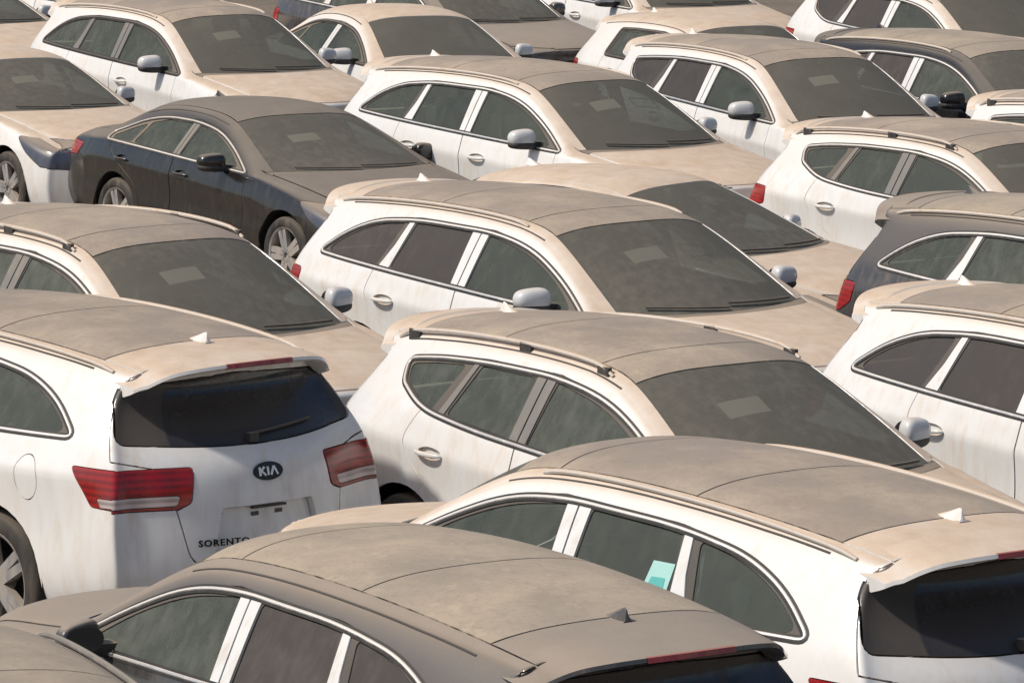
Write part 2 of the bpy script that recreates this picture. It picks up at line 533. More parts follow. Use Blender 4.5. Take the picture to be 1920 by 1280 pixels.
SUV = dict(
    L=4.82, wheel_r=.365, axles=(.95, 3.72),
    st=[
        dict(d=.34, k=.25, zc=.92, r=[(.60, .88, .02), (.68, .85), (.74, .80), (.78, .70), (.80, .56), (.80, .40), (.76, .24)]),
        dict(d=.58, k=.20, zc=1.00, r=[(.66, .97), (.745, .955), (.82, .90), (.868, .80), (.885, .62), (.885, .42), (.84, .26)]),
        mid(.98, .18, 1.055, (.69, 1.03), (.775, 1.02), (.852, .97), .905),
        mid(1.31, .24, 1.100, (.73, 1.082), (.80, 1.073), (.865, 1.03), .91),
        mid(1.41, .24, 1.105, (.765, 1.100), (.815, 1.085), (.868, 1.045), .91),
        mid(1.80, .19, 1.36, (.675, 1.305), (.718, 1.285), (.865, 1.07), .91),
        mid(2.16, .13, 1.565, (.585, 1.475), (.645, 1.445), (.862, 1.085), .91),
        mid(2.42, .08, 1.615, (.575, 1.525), (.645, 1.485), (.862, 1.10), .91),
        mid(2.80, .03, 1.640, (.572, 1.55), (.645, 1.505), (.862, 1.11), .91),
        mid(3.30, .0, 1.640, (.568, 1.55), (.642, 1.50), (.857, 1.13), .91),
        mid(3.78, -.02, 1.620, (.560, 1.53), (.632, 1.475), (.842, 1.15), .905),
        mid(4.16, -.05, 1.590, (.548, 1.50), (.615, 1.44), (.812, 1.165), .89),
        dict(d=4.42, k=-.14, zc=1.555, r=[(.535, 1.47), (.60, 1.40, -.03), (.752, 1.17, .06), (.80, 1.0, .13), (.835, .78, .16), (.835, .5, .19), (.78, .3, .12)],
             kr=[.08, .17, .21, .21, .21, .20]),
    ],
    hood=3, base=4, header=6,
    roof=[(6, 7, 'roof_header'), (7, 9, 'sunroof_front'), (9, 11, 'sunroof_rear'), (11, 12, 'roof')],
    crease=[('row', 4, 3, 12, .45), ('sta', 3, .6), ('sta', 4, .75), ('sta', 12, .8), ('row', 3, 2, 12, .6)],
    dlo=[(1.50, 1.078, .01), (1.86, 1.275, .3), (2.22, 1.42, .3), (2.60, 1.474, .3), (3.35, 1.472, .3), (3.78, 1.425, .4), (4.05, 1.33, .3), (4.27, 1.178, .025), (3.3, 1.140, 0), (2.4, 1.108, 0)],
    panes=[('window_front', [(1.64, 1.105, .02), (1.90, 1.26, .2), (2.25, 1.395, .3), (2.62, 1.452, .01), (2.655, 1.132, .015)]),
           ('window_rear', [(2.815, 1.142, .02), (2.80, 1.455, .02), (3.37, 1.452, .02), (3.45, 1.162, .03)]),
           ('window_quarter', [(3.60, 1.170, .02), (3.49, 1.44, .02), (3.78, 1.400, .3), (4.02, 1.31, .3), (4.20, 1.195, .03)])],
    pillars=[[(2.665, 1.120, 0), (2.632, 1.468, 0), (2.702, 1.470, 0), (2.730, 1.122, 0)],
             [(2.740, 1.124, 0), (2.712, 1.470, 0), (2.790, 1.470, 0), (2.805, 1.128, 0)],
             [(3.46, 1.145, 0), (3.385, 1.47, 0), (3.435, 1.47, 0), (3.49, 1.30, .1), (3.57, 1.152, 0)]],
    doors=[('door_front', [(1.54, 1.08, 0), (1.868, 1.290, .3), (2.22, 1.434, .3), (2.6, 1.487, 0), (2.71, 1.487, 0), (2.735, 1.1, .1), (2.735, .32, .06), (1.60, .32, .12), (1.56, .8, .3)]),
           ('door_rear', [(2.715, 1.487, 0), (3.35, 1.485, .3), (3.46, 1.472, .05), (3.60, 1.14, .1), (3.64, 1.0, .25), (3.55, .86, .2), (3.32, .72, .2), (3.20, .5, .2), (3.16, .32, .06), (2.74, .32, .03), (2.74, 1.1, .1)])],
    handles=[(2.50, .945), (3.42, .965)],
    mirror=(1.79, .90, 1.125),
    rear_glass=[(.625, 1.42, .02), (0, 1.46, 0), (-.1, 1.46, 0), (-.1, 1.125, 0), (.3, 1.132, .2), (.735, 1.165, .05)],
    tailgate=[(.9, 1.46, 0), (-.1, 1.60, 0), (-.1, .56, 0), (.45, .56, .1), (.50, .82, .1), (.56, 1.04, .02), (.9, 1.12, .03)],
    tail_end=[(.40, 1.045, .02), (1.1, 1.05, 0), (1.1, .85, 0), (.50, .845, .05), (.43, .875, .04)],
    tail_side=[(4.32, 1.052, .01), (4.47, .865, .04), (5.2, .845, 0), (5.2, 1.05, 0)],
    tail_low_end=[(.475, .915, .02), (1.1, .915, 0), (1.1, .862, 0), (.50, .862, .03)],
    tail_low_side=[(4.50, .912, .01), (4.535, .868, .01), (5.2, .862, 0), (5.2, .915, 0)],
    plate=[(-.1, .83, 0), (.27, .83, 0), (.33, .60, 0), (-.1, .60, 0)],
    flap=(4.02, .955, .085, .115),
    head_end=[(.48, .84, .03), (1.1, .90, 0), (1.1, .70, 0), (.50, .70, .03)],
    head_side=[(-.5, .90, 0), (.80, .945, .02), (.62, .80, .1), (.40, .69, .05), (-.5, .69, 0)],
    grille=[(-.1, .80, 0), (.44, .80, .05), (.40, .62, .05), (-.1, .62, 0)],
    bumper_seam=None, rails=(2.36, 4.30), rail_h=.012, fin=(4.22, 1.605), spoiler=.15, seam=(3.98, 4.42),
)

def variant(base, **kw):
    import copy
    s = copy.deepcopy(base)
    s.update(kw)
    return s

def widen(sp, a, b):
    h = sp['header']
    n = len(sp['st'])
    for i, q in enumerate(sp['st']):
        f = 1.0 if i >= h else (.55 if i == h - 1 else 0)
        if sp.get('notch') and i >= sp['notch']: f = max(0, 1 - .5 * (i - sp['notch'] + 1))
        r = q['r']
        r[0] = (r[0][0] + a * f,) + tuple(r[0][1:])
        r[1] = (r[1][0] + b * f,) + tuple(r[1][1:])
        if i >= sp['base'] and f > 0: q['tf'] = ((.925, .36), (.56, .85), (0, 1))
        if i == sp['base']: q['tf'] = ((.93, .35), (.54, .86), (0, 1))
        if f > 0:
            r[0] = (r[0][0], r[0][1] - .004) + tuple(r[0][2:])
            r[1] = (r[1][0] + .004, r[1][1] - .016) + tuple(r[1][2:])

def build_cage(sp):
    L = sp['L']
    st = sp['st']
    n = len(st)
    P = {}
    V = []
    def add(key, x, y, z):
        P[key] = len(V); V.append((x, y, z))
    for i, s in enumerate(st):
        for j, q in enumerate(s['r']):           # j 0 = S6 .. 6 = S0
            row = 6 - j
            add((i, row), L / 2 - (s['d'] + (q[2] if len(q) > 2 else 0)), q[0], q[1])
        y6, z6 = s['r'][0][0], s['r'][0][1]
        fr = s.get('tf', ((.90, .42), (.52, .86), (0, 1)))
        for c, (fy, fz) in enumerate(fr):
            y = y6 * fy
            d = s['d'] - s['k'] * (1 - fy ** 2)
            add((i, 7 + c), L / 2 - d, y, z6 + (s['zc'] - z6) * fz)
    wall = {}
    for end, i in (('F', 0), ('B', n - 1)):
        s = st[i]
        for row in range(6):
            q = s['r'][6 - row]
            d0 = s['d'] + (q[2] if len(q) > 2 else 0)
            kk = s['kf'][5 - row] if 'kf' in s else s['k'] if end == 'F' else -s['kr'][5 - row]
            for c, fy in enumerate((.90, .52, 0)):
                wall[(end, row, c)] = len(V)
                d = d0 - kk * (1 - fy ** 2)
                crown = s.get('crown', 0) * (1 - fy ** 2)
                V.append((L / 2 - d, q[0] * fy, q[1] + crown))
    F, lab, E = [], [], {}
    for i in range(n - 1):
        for r_ in range(9):
            l = 'body'
            if r_ >= 6:
                l = 'shell'
                if i < sp['hood']: l = 'hood'
                elif i < sp['base']: l = 'cowl'
                elif i < sp['header']: l = 'windscreen' if r_ >= 7 else 'shell'
                elif r_ >= 7:
                    for a, b, nm in sp['roof']:
                        if a <= i < b: l = nm
            F.append((P[(i, r_)], P[(i, r_ + 1)], P[(i + 1, r_ + 1)], P[(i + 1, r_)])); lab.append(l)
    for end, i in (('F', 0), ('B', n - 1)):
        g = lambda row, c: (P[(i, row)] if c < 0 else (P[(i, 7 + c)] if row == 6 else wall[(end, row, c)]))
        for row in range(6):
            for c in range(-1, 2):
                q = (g(row, c), g(row, c + 1), g(row + 1, c + 1), g(row + 1, c))
                if end == 'B': q = tuple(reversed(q))
                F.append(q); lab.append('front' if end == 'F' else 'rear')
    F = [tuple(reversed(f)) for f in F]
    def cr(a, b, v):
        E[(min(a, b), max(a, b))] = v
    for c in sp['crease']:
        if c[0] == 'row':
            for i in range(c[2], c[3]):
                cr(P[(i, c[1])], P[(i + 1, c[1])], c[4])
            if c[3] == n - 1 and len(c) > 5:
                for k in range(-1, 2):
                    a = P[(n - 1, c[1])] if k < 0 else wall[('B', c[1], k)]
                    cr(a, wall[('B', c[1], k + 1)], c[5])
        else:
            for r_ in range(6, 9):
                cr(P[(c[1], r_)], P[(c[1], r_ + 1)], c[2])
    # mirror to a whole car
    V = np.array(V)
    n0 = len(V)
    mir = {}
    W = [tuple(v) for v in V]
    for i in range(n0):
        if abs(V[i][1]) < 1e-6: mir[i] = i
        else:
            mir[i] = len(W); W.append((V[i][0], -V[i][1], V[i][2]))
    F2 = F + [tuple(mir[v] for v in reversed(f)) for f in F]
    E2 = dict(E)
    for (a, b), v in E.items():
        E2[(min(mir[a], mir[b]), max(mir[a], mir[b]))] = v
    soft = np.ones(len(W))
    for (i, row), k in P.items():
        if row in (5, 6, 7) and i >= sp['base'] - 1:
            soft[k] = .30
            soft[mir[k]] = .30
    sp['_soft'] = soft
    return np.array(W), F2, lab + lab, E2

def skin(sp, level=3):
    W, F, lab, E = build_cage(sp)
    names = sorted(set(lab))
    me = bpy.data.meshes.new('cage'); me.from_pydata([tuple(v) for v in W], [], F)
    me.polygons.foreach_set('material_index', [names.index(l) for l in lab])
    me.polygons.foreach_set('use_smooth', [True] * len(F))
    at = me.attributes.new('crease_edge', 'FLOAT', 'EDGE')
    for e in me.edges:
        k = tuple(sorted(e.vertices))
        at.data[e.index].value = E.get(k, 0.0)
    for _ in names: me.materials.append(None)
    o = bpy.data.objects.new('cage', me); COL.objects.link(o)
    md = o.modifiers.new('s', 'SUBSURF'); md.levels = 2; md.boundary_smooth = 'PRESERVE_CORNERS'
    dg = bpy.context.evaluated_depsgraph_get()
    C = W.copy()
    for it in range(4):
        me.vertices.foreach_set('co', C.ravel()); me.update()
        dg.update()
        e = o.evaluated_get(dg)
        m2 = e.to_mesh()
        co = np.empty(len(m2.vertices) * 3); m2.vertices.foreach_get('co', co)
        co = co.reshape(-1, 3)[:len(W)]
        e.to_mesh_clear()
        C = C + (W - co) * (.9 if it < 3 else .6) * (sp['_soft'] if it < 2 else np.where(sp['_soft'] < 1, 0, 1))[:, None]
    me.vertices.foreach_set('co', C.ravel()); me.update()
    md.levels = level
    dg.update()
    e = o.evaluated_get(dg)
    m2 = e.to_mesh()
    V = [tuple(v.co) for v in m2.vertices]; Nn = [tuple(v.normal) for v in m2.vertices]
    tr, tl = [], []
    for p in m2.polygons:
        if p.center.y <= 0: continue
        vs = list(p.vertices)
        l = names[p.material_index]
        for k in range(1, len(vs) - 1):
            tr.append((vs[0], vs[k], vs[k + 1])); tl.append(l)
    e.to_mesh_clear()
    bpy.data.objects.remove(o); bpy.data.meshes.remove(me)
    # orientation check
    a, b, c = (Vector(V[i]) for i in tr[0])
    if (b - a).cross(c - a).dot(Vector(Nn[tr[0][0]])) < 0:
        tr = [tuple(reversed(t)) for t in tr]
    used = sorted({v for t in tr for v in t}); idx = {v: k for k, v in enumerate(used)}
    return Surf([V[v] for v in used], [Nn[v] for v in used], [tuple(idx[v] for v in t) for t in tr], tl)

def wheel_meshes(r, name):
    """lathe tyre and rim about the y axis, outer face towards +y"""
    def lathe(prof, n=40):
        V, F = [], []
        for k in range(n):
            a = 2 * math.pi * k / n
            for (rr, y) in prof:
                V.append(Vector((rr * math.cos(a), y, rr * math.sin(a))))
        m = len(prof)
        for k in range(n):
            k2 = (k + 1) % n
            for i in range(m - 1):
                F.append((k * m + i, k * m + i + 1, k2 * m + i + 1, k2 * m + i))
        return V, F
    ri = r * .72
    tyre = lathe([(ri, -.10), (r * .93, -.115), (r * .99, -.09), (r, -.05), (r, .05), (r * .99, .085), (r * .93, .112), (r * .78, .118), (ri, .10)])
    rim = [lathe([(ri, -.09), (ri * .95, -.08), (ri * .93, .07), (ri * .96, .10), (ri * 1.02, .108), (ri * 1.03, .10), (ri, .095)]),
           lathe([(.001, .075), (.035, .078), (.05, .06), (.05, .0)], 16)]
    for k in range(5):
        for off in (-.10, .10):
            a = 2 * math.pi * k / 5
            V, F = box(.03, ri * .97, -.024, .024, .055, .095)
            rot = Matrix.Rotation(off * .8, 3, 'Z')
            V = [rot @ v + Vector((0, off * .35 * .4, 0)) for v in V]
            V = [Vector((v.x, v.z, v.y)) for v in V]
            rt = Matrix.Rotation(a, 3, 'Y')
            rim.append(([rt @ v for v in V], [tuple(reversed(f)) for f in F]))
    disc = lathe([(.001, .0), (ri * .6, .0), (ri * .6, -.01)], 24)
    return tyre, join_parts(*rim), disc

class CarType:
    pass

def make_type(key, sp, level=3):
    """all meshes of one kind of car; materials come later as per-object slots"""
    L = sp['L']
    X = lambda pts: [((L / 2 - p[0]),) + tuple(p[1:]) for p in pts]
    S = skin(sp, level)
    bv = BVHTree.FromPolygons([Vector(v) for v in S.V], S.F)
    side = lambda l, n, c: l in ('body', 'rear', 'front', 'hood') and n[1] > .3
    # wheel arches
    for ax in sp['axles']:
        S.cut('side', circle(L / 2 - ax, sp['wheel_r'] + .01, sp['wheel_r'] + .045, 36), 'arch', lambda l, n, c: n[1] > .2 and c[1] > .4 and c[2] < .95)
    # lamps
    S.cut('side', fillet(X(sp['tail_side'])), 'tail', lambda l, n, c: l in ('body', 'rear') and n[1] > .25 and n[0] > -.8 and c[0] < 0)
    S.cut('end', fillet(sp['tail_end']), 'tail', lambda l, n, c: l in ('body', 'rear') and n[0] < -.55 and c[0] < -L / 2 + .7)
    if sp.get('tail_low_end'):
        S.cut('side', fillet(X(sp['tail_low_side'])), 'tail_low', lambda l, n, c: l == 'tail' and n[1] > .25 and n[0] > -.8)
        S.cut('end', fillet(sp['tail_low_end']), 'tail_low', lambda l, n, c: l == 'tail' and n[0] < -.55)
    S.cut('side', fillet(X(sp['head_side'])), 'head', lambda l, n, c: l in ('body', 'front', 'hood') and n[1] > .25 and n[0] < .8 and c[0] > 0)
    S.cut('end', fillet(sp['head_end']), 'head', lambda l, n, c: l in ('body', 'front', 'hood') and n[0] > .55 and c[0] > L / 2 - .8)
    S.cut('end', fillet(sp['grille']), 'grille', lambda l, n, c: l in ('front', 'hood', 'body') and n[0] > .5 and c[0] > L / 2 - .6)
    # doors and side windows
    for nm, pl in sp['doors']:
        S.cut('side', fillet(X(pl)), nm, lambda l, n, c: l == 'body' and n[1] > .12)
    S.cut('side', fillet(X(sp['dlo']), 6), 'frame', lambda l, n, c: (l == 'body' or l.startswith('door')) and n[1] > .12)
    for k_, pl in enumerate(sp['pillars']):
        S.cut('side', fillet(X(pl)), 'pillar%d' % k_, lambda l, n, c: l == 'frame')
    for nm, pl in sp['panes']:
        S.cut('side', fillet(X(pl), 6), nm, lambda l, n, c: l == 'frame')
    for (hd, hz), dn in zip(sp['handles'], ('door_front', 'door_rear')):
        S.cut('side', circle(L / 2 - hd, hz, .098, 24, .30), 'cup_' + dn, lambda l, n, c, dn=dn: l == dn)
    # tailgate
    rearp = lambda l, n, c: l in ('rear', 'roof_end', 'body', 'deck') and n[0] < -.2 and c[0] < -L / 2 + 1.1
    if sp.get('tailgate'):
        S.cut('end', fillet(sp['tailgate']), 'tailgate', lambda l, n, c: l == 'rear' and n[0] < -.3)
    if sp.get('rear_glass'):
        S.cut('end', fillet(sp['rear_glass']), 'rear_glass',
          lambda l, n, c: l in ('rear', 'tailgate') and n[0] < -.15)
    if sp.get('plate'):
        S.cut('end', fillet(sp['plate']), 'plate', lambda l, n, c: l in ('tailgate', 'rear') and n[0] < -.4)
    # paper seen through the windscreen
    T = CarType(); T.sp = sp; T.m = {}
    for lab, pl in sp.get('extra_top', []):
        S.cut('top', fillet(X(pl)), lab, lambda l, n, c: l == 'windscreen')
    bodyl = ('body', 'shell', 'rear', 'front', 'roof_end', 'backlight')
    def put(name, reg, slot):
        me = mk(key + '_' + name, reg, None)
        if me is not None: T.m[name] = (me, slot)
    if sp.get('flap'):
        import copy
        S2 = Surf([], [], [], []); S2.V, S2.N, S2.F, S2.lab = list(S.V), list(S.N), list(S.F), list(S.lab)
        fd, fz, fw, fh = sp['flap']
        S2.cut('side', circle(L / 2 - fd, fz, fw, 28, fh / fw), 'flap', lambda l, n, c: l == 'body' and n[1] > .3)
        a = half_region(S2, bodyl, 1); b = half_region(S, bodyl, -1)
        put('fuel_flap', S2.region('flap', False), 'paint')
    else:
        a = half_region(S, bodyl, 1); b = half_region(S, bodyl, -1)
    o = len(a[0])
    put('body', (a[0] + b[0], a[1] + [tuple(i + o for i in f) for f in b[1]], a[2] + b[2]), 'paint')
    for nm, slot, rim in (('hood', 'paint', .018), ('cowl', 'plastic', 0), ('roof', 'paint', .018), ('roof_header', 'sunroof', .018), ('sunroof_front', 'sunroof', .018), ('sunroof_rear', 'sunroof', .018),
                     ('deck', 'paint', .018), ('grille', 'plastic', .018), ('tailgate', 'paint', .04), ('rear_glass', 'rear_glass', .018)):
        off = dict(rear_glass=-.004, grille=-.012, hood=.004).get(nm, 0)
        put(nm, S.region(nm, True, rim=rim, offset=off, shrink=.0055), slot)
    a = S.region('windscreen', True, offset=-.004, shrink=0, rim=.012)
    b = S.region('paper', False, offset=-.004, shrink=0, rim=0)
    o = len(a[0])
    put('windscreen', (list(a[0]) + list(b[0]), list(a[1]) + [tuple(i + o for i in f) for f in b[1]], list(a[2]) + list(b[2])), 'windscreen')
    put('paper', S.region('paper', False, rim=0, offset=-.004, shrink=0, side=-1), 'paper')
    if sp.get('plate'):
        put('plate_recess', S.region('plate', True, rim=0, offset=-.034, shrink=0), 'paint')
    for sd, sfx in ((1, 'L'), (-1, 'R')):
        put('tail' + sfx, S.region('tail', False, side=sd, offset=.004, shrink=.002), 'tail')
        put('tail_low' + sfx, S.region('tail_low', False, side=sd, offset=.003, shrink=.002), 'tail_low')
        put('head' + sfx, S.region('head', False, side=sd, offset=.002), 'head')
        for nm in ('door_front', 'door_rear'):
            put(nm + sfx, S.region(nm, False, side=sd), 'paint')
            put('cup_' + nm + sfx, S.region('cup_' + nm, False, side=sd, rim=0, offset=-.020, shrink=-.002), 'paint')
        put('frame' + sfx, S.region('frame', False, side=sd, offset=-.004, rim=.012), 'frame')
        for k_ in range(len(sp['pillars'])):
            put('pillar%d' % k_ + sfx, S.region('pillar%d' % k_, False, side=sd, offset=.002, rim=.01, shrink=.001), 'pillar')
        for nm in ('window_front', 'window_rear', 'window_quarter'):
            put(nm + sfx, S.region(nm, False, side=sd, offset=-.009, rim=.012, shrink=0), nm)
    # the finished half skin as a tree for laying trims and handles on it
    def on_side(x, z):
        h = bv.ray_cast(Vector((x, 3, z)), Vector((0, -1, 0)))
        return h[0], (h[1] if h[1] is not None and h[1].y > 0 else (-h[1] if h[1] is not None else None))
    def on_top(x, y):
        h = bv.ray_cast(Vector((x, max(abs(y), .002) * (1 if y >= 0 else -1), 4)), Vector((0, 0, -1)))
        return h[0], (h[1] if h[1] is not None and h[1].z > 0 else (-h[1] if h[1] is not None else None))
    def on_end(y, z, sgn):
        h = bv.ray_cast(Vector((sgn * 5, max(y, .002), z)), Vector((-sgn, 0, 0)))
        return h[0], (h[1] if h[1] is not None and h[1].x * sgn > 0 else (-h[1] if h[1] is not None else None))
    T.on_top, T.on_end, T.on_side = on_top, on_end, on_side
    def add(name, V, F, slot, smooth_=True):
        me = mesh_from(key + '_' + name, V, F, None, smooth_=smooth_)
        if smooth_:
            me.set_sharp_from_angle(angle=R(40))
        T.m[name] = (me, slot)
    def both(name, V, F, slot, smooth_=True):
        add(name + 'L', V, F, slot, smooth_)
        add(name + 'R', [Vector((v[0], -v[1], v[2])) for v in V], [tuple(reversed(f)) for f in F], slot, smooth_)
    # bright trim round the side windows
    out = fillet(X(sp['dlo']), 6, .06)
    pts, nr = [], []
    for q in out:
        p, n_ = on_side(q[0], q[1])
        if p is None: continue
        pts.append(p); nr.append(n_)
    for _ in range(2):
        nr = [(nr[i - 1] + nr[i] + nr[(i + 1) % len(nr)]).normalized() for i in range(len(nr))]
    V, F = sweep_closed(pts, nr, sp.get('trim_w', .016), .008)
    both('trim', V, F, 'trim')
    V, F = sweep_closed(pts, nr, .040, .0035)
    both('seal', V, F, 'seal')
    # handles
    for (hd, hz), dn in zip(sp['handles'], ('door_front', 'door_rear')):
        p, n_ = on_side(L / 2 - hd, hz)
        cage = []
        for i, (dx, hh, oo) in enumerate(((-.115, .010, .004), (-.08, .014, .030), (0, .016, .040), (.08, .014, .030), (.115, .010, .004))):
            p2, _n = on_side(L / 2 - hd + dx, hz)
            y = (p2.y if p2 else p.y) + oo
            for (a, b) in ((-hh, -.010), (hh, -.010), (hh, .010), (-hh, .010)):
                cage.append(Vector((L / 2 - hd + dx, y + b, hz + a)))
        Fh = []
        for i in range(4):
            for k in range(4):
                Fh.append((i * 4 + k, i * 4 + (k + 1) % 4, i * 4 + 4 + (k + 1) % 4, i * 4 + 4 + k))
        Fh += [(3, 2, 1, 0), (16, 17, 18, 19)]
        V, F = subdivided(cage, Fh, 2)
        both('handle_' + dn, V, F, 'handle')
    # mirror: shell, dark lower part, arm, glass
    md, my, mz = sp['mirror']
    mx = L / 2 - md - .05
    my -= .055
    mz += .012
    def blob(sx, sy, sz, cx, cy, cz, lean=0.0, cut=None):
        cage, Fq = [], []
        for z in (-1, 0, 1):
            for (a, b) in ((-1, -1), (0, -1), (1, -1), (1, 0), (1, 1), (0, 1), (-1, 1), (-1, 0)):
                k = 1.0 if z == 0 else .82
                taper = 1.0 - .25 * (b + 1) / 2
                cage.append(Vector((cx + a * sx * k * (1 if a > 0 else .55) + lean * b, cy + b * sy * k, cz + z * sz * taper)))
        for l in range(2):
            for k in range(8):
                Fq.append((l * 8 + k, l * 8 + (k + 1) % 8, l * 8 + 8 + (k + 1) % 8, l * 8 + 8 + k))
        cage.append(Vector((cx, cy, cz - sz))); cage.append(Vector((cx, cy, cz + sz)))
        for k in range(8):
            Fq.append((24, (k + 1) % 8, k)); Fq.append((25, 16 + k, 16 + (k + 1) % 8))
        return subdivided(cage, Fq, 2)
    Vb, Fb = blob(.072, .112, .074, mx, my + .135, mz + .03, -.025)
    both('mirror', Vb, Fb, 'mirror')
    Vb, Fb = blob(.074, .110, .044, mx - .003, my + .132, mz - .018, -.025)
    arm = subdivided([Vector(p) for p in ((mx - .04, my - .10, mz - .07), (mx + .07, my - .10, mz - .07), (mx + .05, my + .10, mz - .05), (mx - .03, my + .10, mz - .05),
                                          (mx - .04, my - .10, mz - .0), (mx + .07, my - .10, mz - .0), (mx + .05, my + .10, mz + .0), (mx - .03, my + .10, mz + .0))],
                     [(0, 3, 2, 1), (4, 5, 6, 7), (0, 1, 5, 4), (1, 2, 6, 5), (2, 3, 7, 6), (3, 0, 4, 7)], 1, lambda a, b: .5)
    Va, Fa = join_parts((Vb, Fb), arm)
    both('mirror_base', Va, Fa, 'plastic')
    Vg, Fg = [], []
    for k in range(20):
        a = 2 * math.pi * k / 20
        ca, sa = math.cos(a), math.sin(a)
        Vg.append(Vector((mx - .050 - .016 * ca * .3, my + .135 + .092 * ca * abs(ca) ** -.3 if abs(ca) > .01 else my + .135, mz + .027 + .054 * sa)))
    both('mirror_glass', Vg, [tuple(range(20))], 'mirror_glass', False)
    # roof rails
    if sp.get('rails'):
        r0, r1 = sp['rails']
        pts = []
        nseg = 26
        for k in range(nseg + 1):
            d = r0 + (r1 - r0) * k / nseg
            y = sp['rail_y'](d) if sp.get('rail_y') else .600 - .02 * max(0, (d - 2.8) / 1.5) ** 2
            p, n_ = on_top(L / 2 - d, y)
            e = min(1, k / 2.0, (nseg - k) / 2.0)
            pts.append(p + Vector((0, 0, .006 + (sp.get('rail_h', .030)) * math.sin(e * math.pi / 2) ** .7)))
        V, F = tube(pts, [.012 if 0 < k < nseg else .009 for k in range(nseg + 1)], 8, True, 1.0)
        feet = []
        for f in sp.get('rail_feet', (.02, .5, .98)):
            k = int(round(f * nseg)); k = min(max(k, 1), nseg - 1)
            p = pts[k]
            if sp.get('rail_h', .03) > .02: feet.append(box(p.x - .045, p.x + .045, p.y - .011, p.y + .011, p.z - .055, p.z + .004))
        both('rail', V, F, 'rail')
        for k_, (Vf, Ff) in enumerate(feet):
            both('rail_foot%d' % k_, Vf, Ff, 'rail_foot', False)
    # drip line: dark strip between the roof and the body side
    st = sp['st']
    pts, nr = [], []
    i0, i1 = sp['header'], sp.get('notch', len(st) - 1) - 1
    for i in range(i0, i1):
        for k in range(4 if i < i1 - 1 else 5):
            f = k / 4
            d = st[i]['d'] * (1 - f) + st[i + 1]['d'] * f
            y = (st[i]['r'][0][0] * (1 - f) + st[i + 1]['r'][0][0] * f) * 1.0
            p, n_ = on_top(L / 2 - d, y)
            if p is None: continue
            pts.append(p); nr.append(n_)
    V, F = sweep_closed(pts, nr, .011, .003, closed=False)
    both('drip', V, F, 'seal')
    if sp.get('fin'):
        fd, fz = sp['fin']
        p, _n = on_top(L / 2 - fd, .001)
        x, z = p.x, p.z - .004
        prof = [(.10, 0, .012), (.04, .022, .020), (-.02, .048, .018), (-.05, .062, .009), (-.062, .060, .006), (-.065, .03, .010), (-.075, 0, .022)]
        cage = []
        for (dx, h, w) in prof:
            for (yy, zz) in ((-w, 0), (-w * .55, h * .6), (0, h), (w * .55, h * .6), (w, 0)):
                cage.append(Vector((x + dx + (0 if zz else 0), yy * 1.5, z + zz + .001)))
        Fq = []
        for i in range(len(prof) - 1):
            for k in range(4):
                Fq.append((i * 5 + k, i * 5 + k + 1, i * 5 + 6 + k, i * 5 + 5 + k))
        V, F = subdivided(cage, Fq, 1)
        add('fin', V, F, 'fin')
    if sp.get('spoiler'):
        ov = sp['spoiler']
        s = sp['st'][-1]
        y6 = s['r'][0][0]
        V, F, info = [], [], []
        nn = 48
        xq = L / 2 - s['d']
        s_slope = max(-.1, min(.4, (on_top(xq + .16, .8 * y6)[0].z - on_top(xq + .06, .8 * y6)[0].z) / .10))
        wd = y6 + .024
        for k in range(nn + 1):
            y = (-1 + 2 * k / nn) * wd
            ya = min(abs(y), y6 - .03)
            f = abs(y) / wd
            d_edge = s['d'] - s['k'] * (1 - (min(abs(y) / y6, 1)) ** 2)
            xb = L / 2 - d_edge
            drop = .062 * max(0, (f - .66) / .34) ** 2.4
            p, n_ = on_top(xb + .05, ya)
            pb, _ = on_top(xb + .10, ya)
            slope = s_slope
            over = ov * (1 - .55 * f ** 7)
            z1 = p.z - drop
            sec = [(xb + .135, z1 + slope * .085 - .003), (xb + .125, z1 + slope * .075 + .007), (xb + .05, z1 + .009), (xb - over * .5, z1 - slope * (.05 + over * .5) * .8 + .008), (xb - over, z1 - slope * (.05 + over) * .8 + .002),
                   (xb - over - .004, z1 - slope * (.05 + over) * .8 - .014), (xb - over + .02, z1 - slope * (.05 + over) - .022), (xb + .01, z1 - .055)]
            for (a, b) in sec:
                V.append(Vector((a, y, b)))
            info.append(sec)
        m = 8
        for k in range(nn):
            for q in range(m - 1):
                F.append((k * m + q, (k + 1) * m + q, (k + 1) * m + q + 1, k * m + q + 1))
        F.append(tuple(reversed(range(m)))); F.append(tuple(nn * m + q for q in range(m)))
        F = [tuple(reversed(f)) for f in F]
        add('spoiler', V, F, 'paint')
        # high brake lamp on the spoiler's trailing edge
        V, F = [], []
        ks = range(nn // 2 - 8, nn // 2 + 9)
        for k in ks:
            sec = info[k]
            y = (-1 + 2 * k / nn) * wd
            (a3, b3), (a4, b4) = sec[4], sec[5]
            for (a, b) in ((a3 + .03, b3 + .003), (a3 - .004, b3 + .001), (a4 - .005, b4 - .003), (a4 + .02, b4 - .012)):
                V.append(Vector((a, y, b)))
        for k in range(len(list(ks)) - 1):
            for q in range(3):
                F.append((k * 4 + q, k * 4 + q + 1, (k + 1) * 4 + q + 1, (k + 1) * 4 + q))
        add('brake_lamp', V, F, 'brake')
    # front wipers resting at the foot of the windscreen
    b_ = sp['st'][sp['base']]
    for k_, (ya, yb) in enumerate(((.58, .02), (.0, -.52))):
        pts = []
        for q in range(8):
            y = ya + (yb - ya) * q / 7
            db = b_['d'] - b_['k'] * (1 - (y / b_['r'][0][0]) ** 2)
            p, n_ = on_top(L / 2 - (db + .012 + .035 * q / 7), abs(y))
            if p is not None: pts.append(Vector((p.x, y, p.z + .016)))
        V, F = tube(pts, [.0075] * len(pts), 6)
        add('front_wiper%d' % k_, V, F, 'plastic')
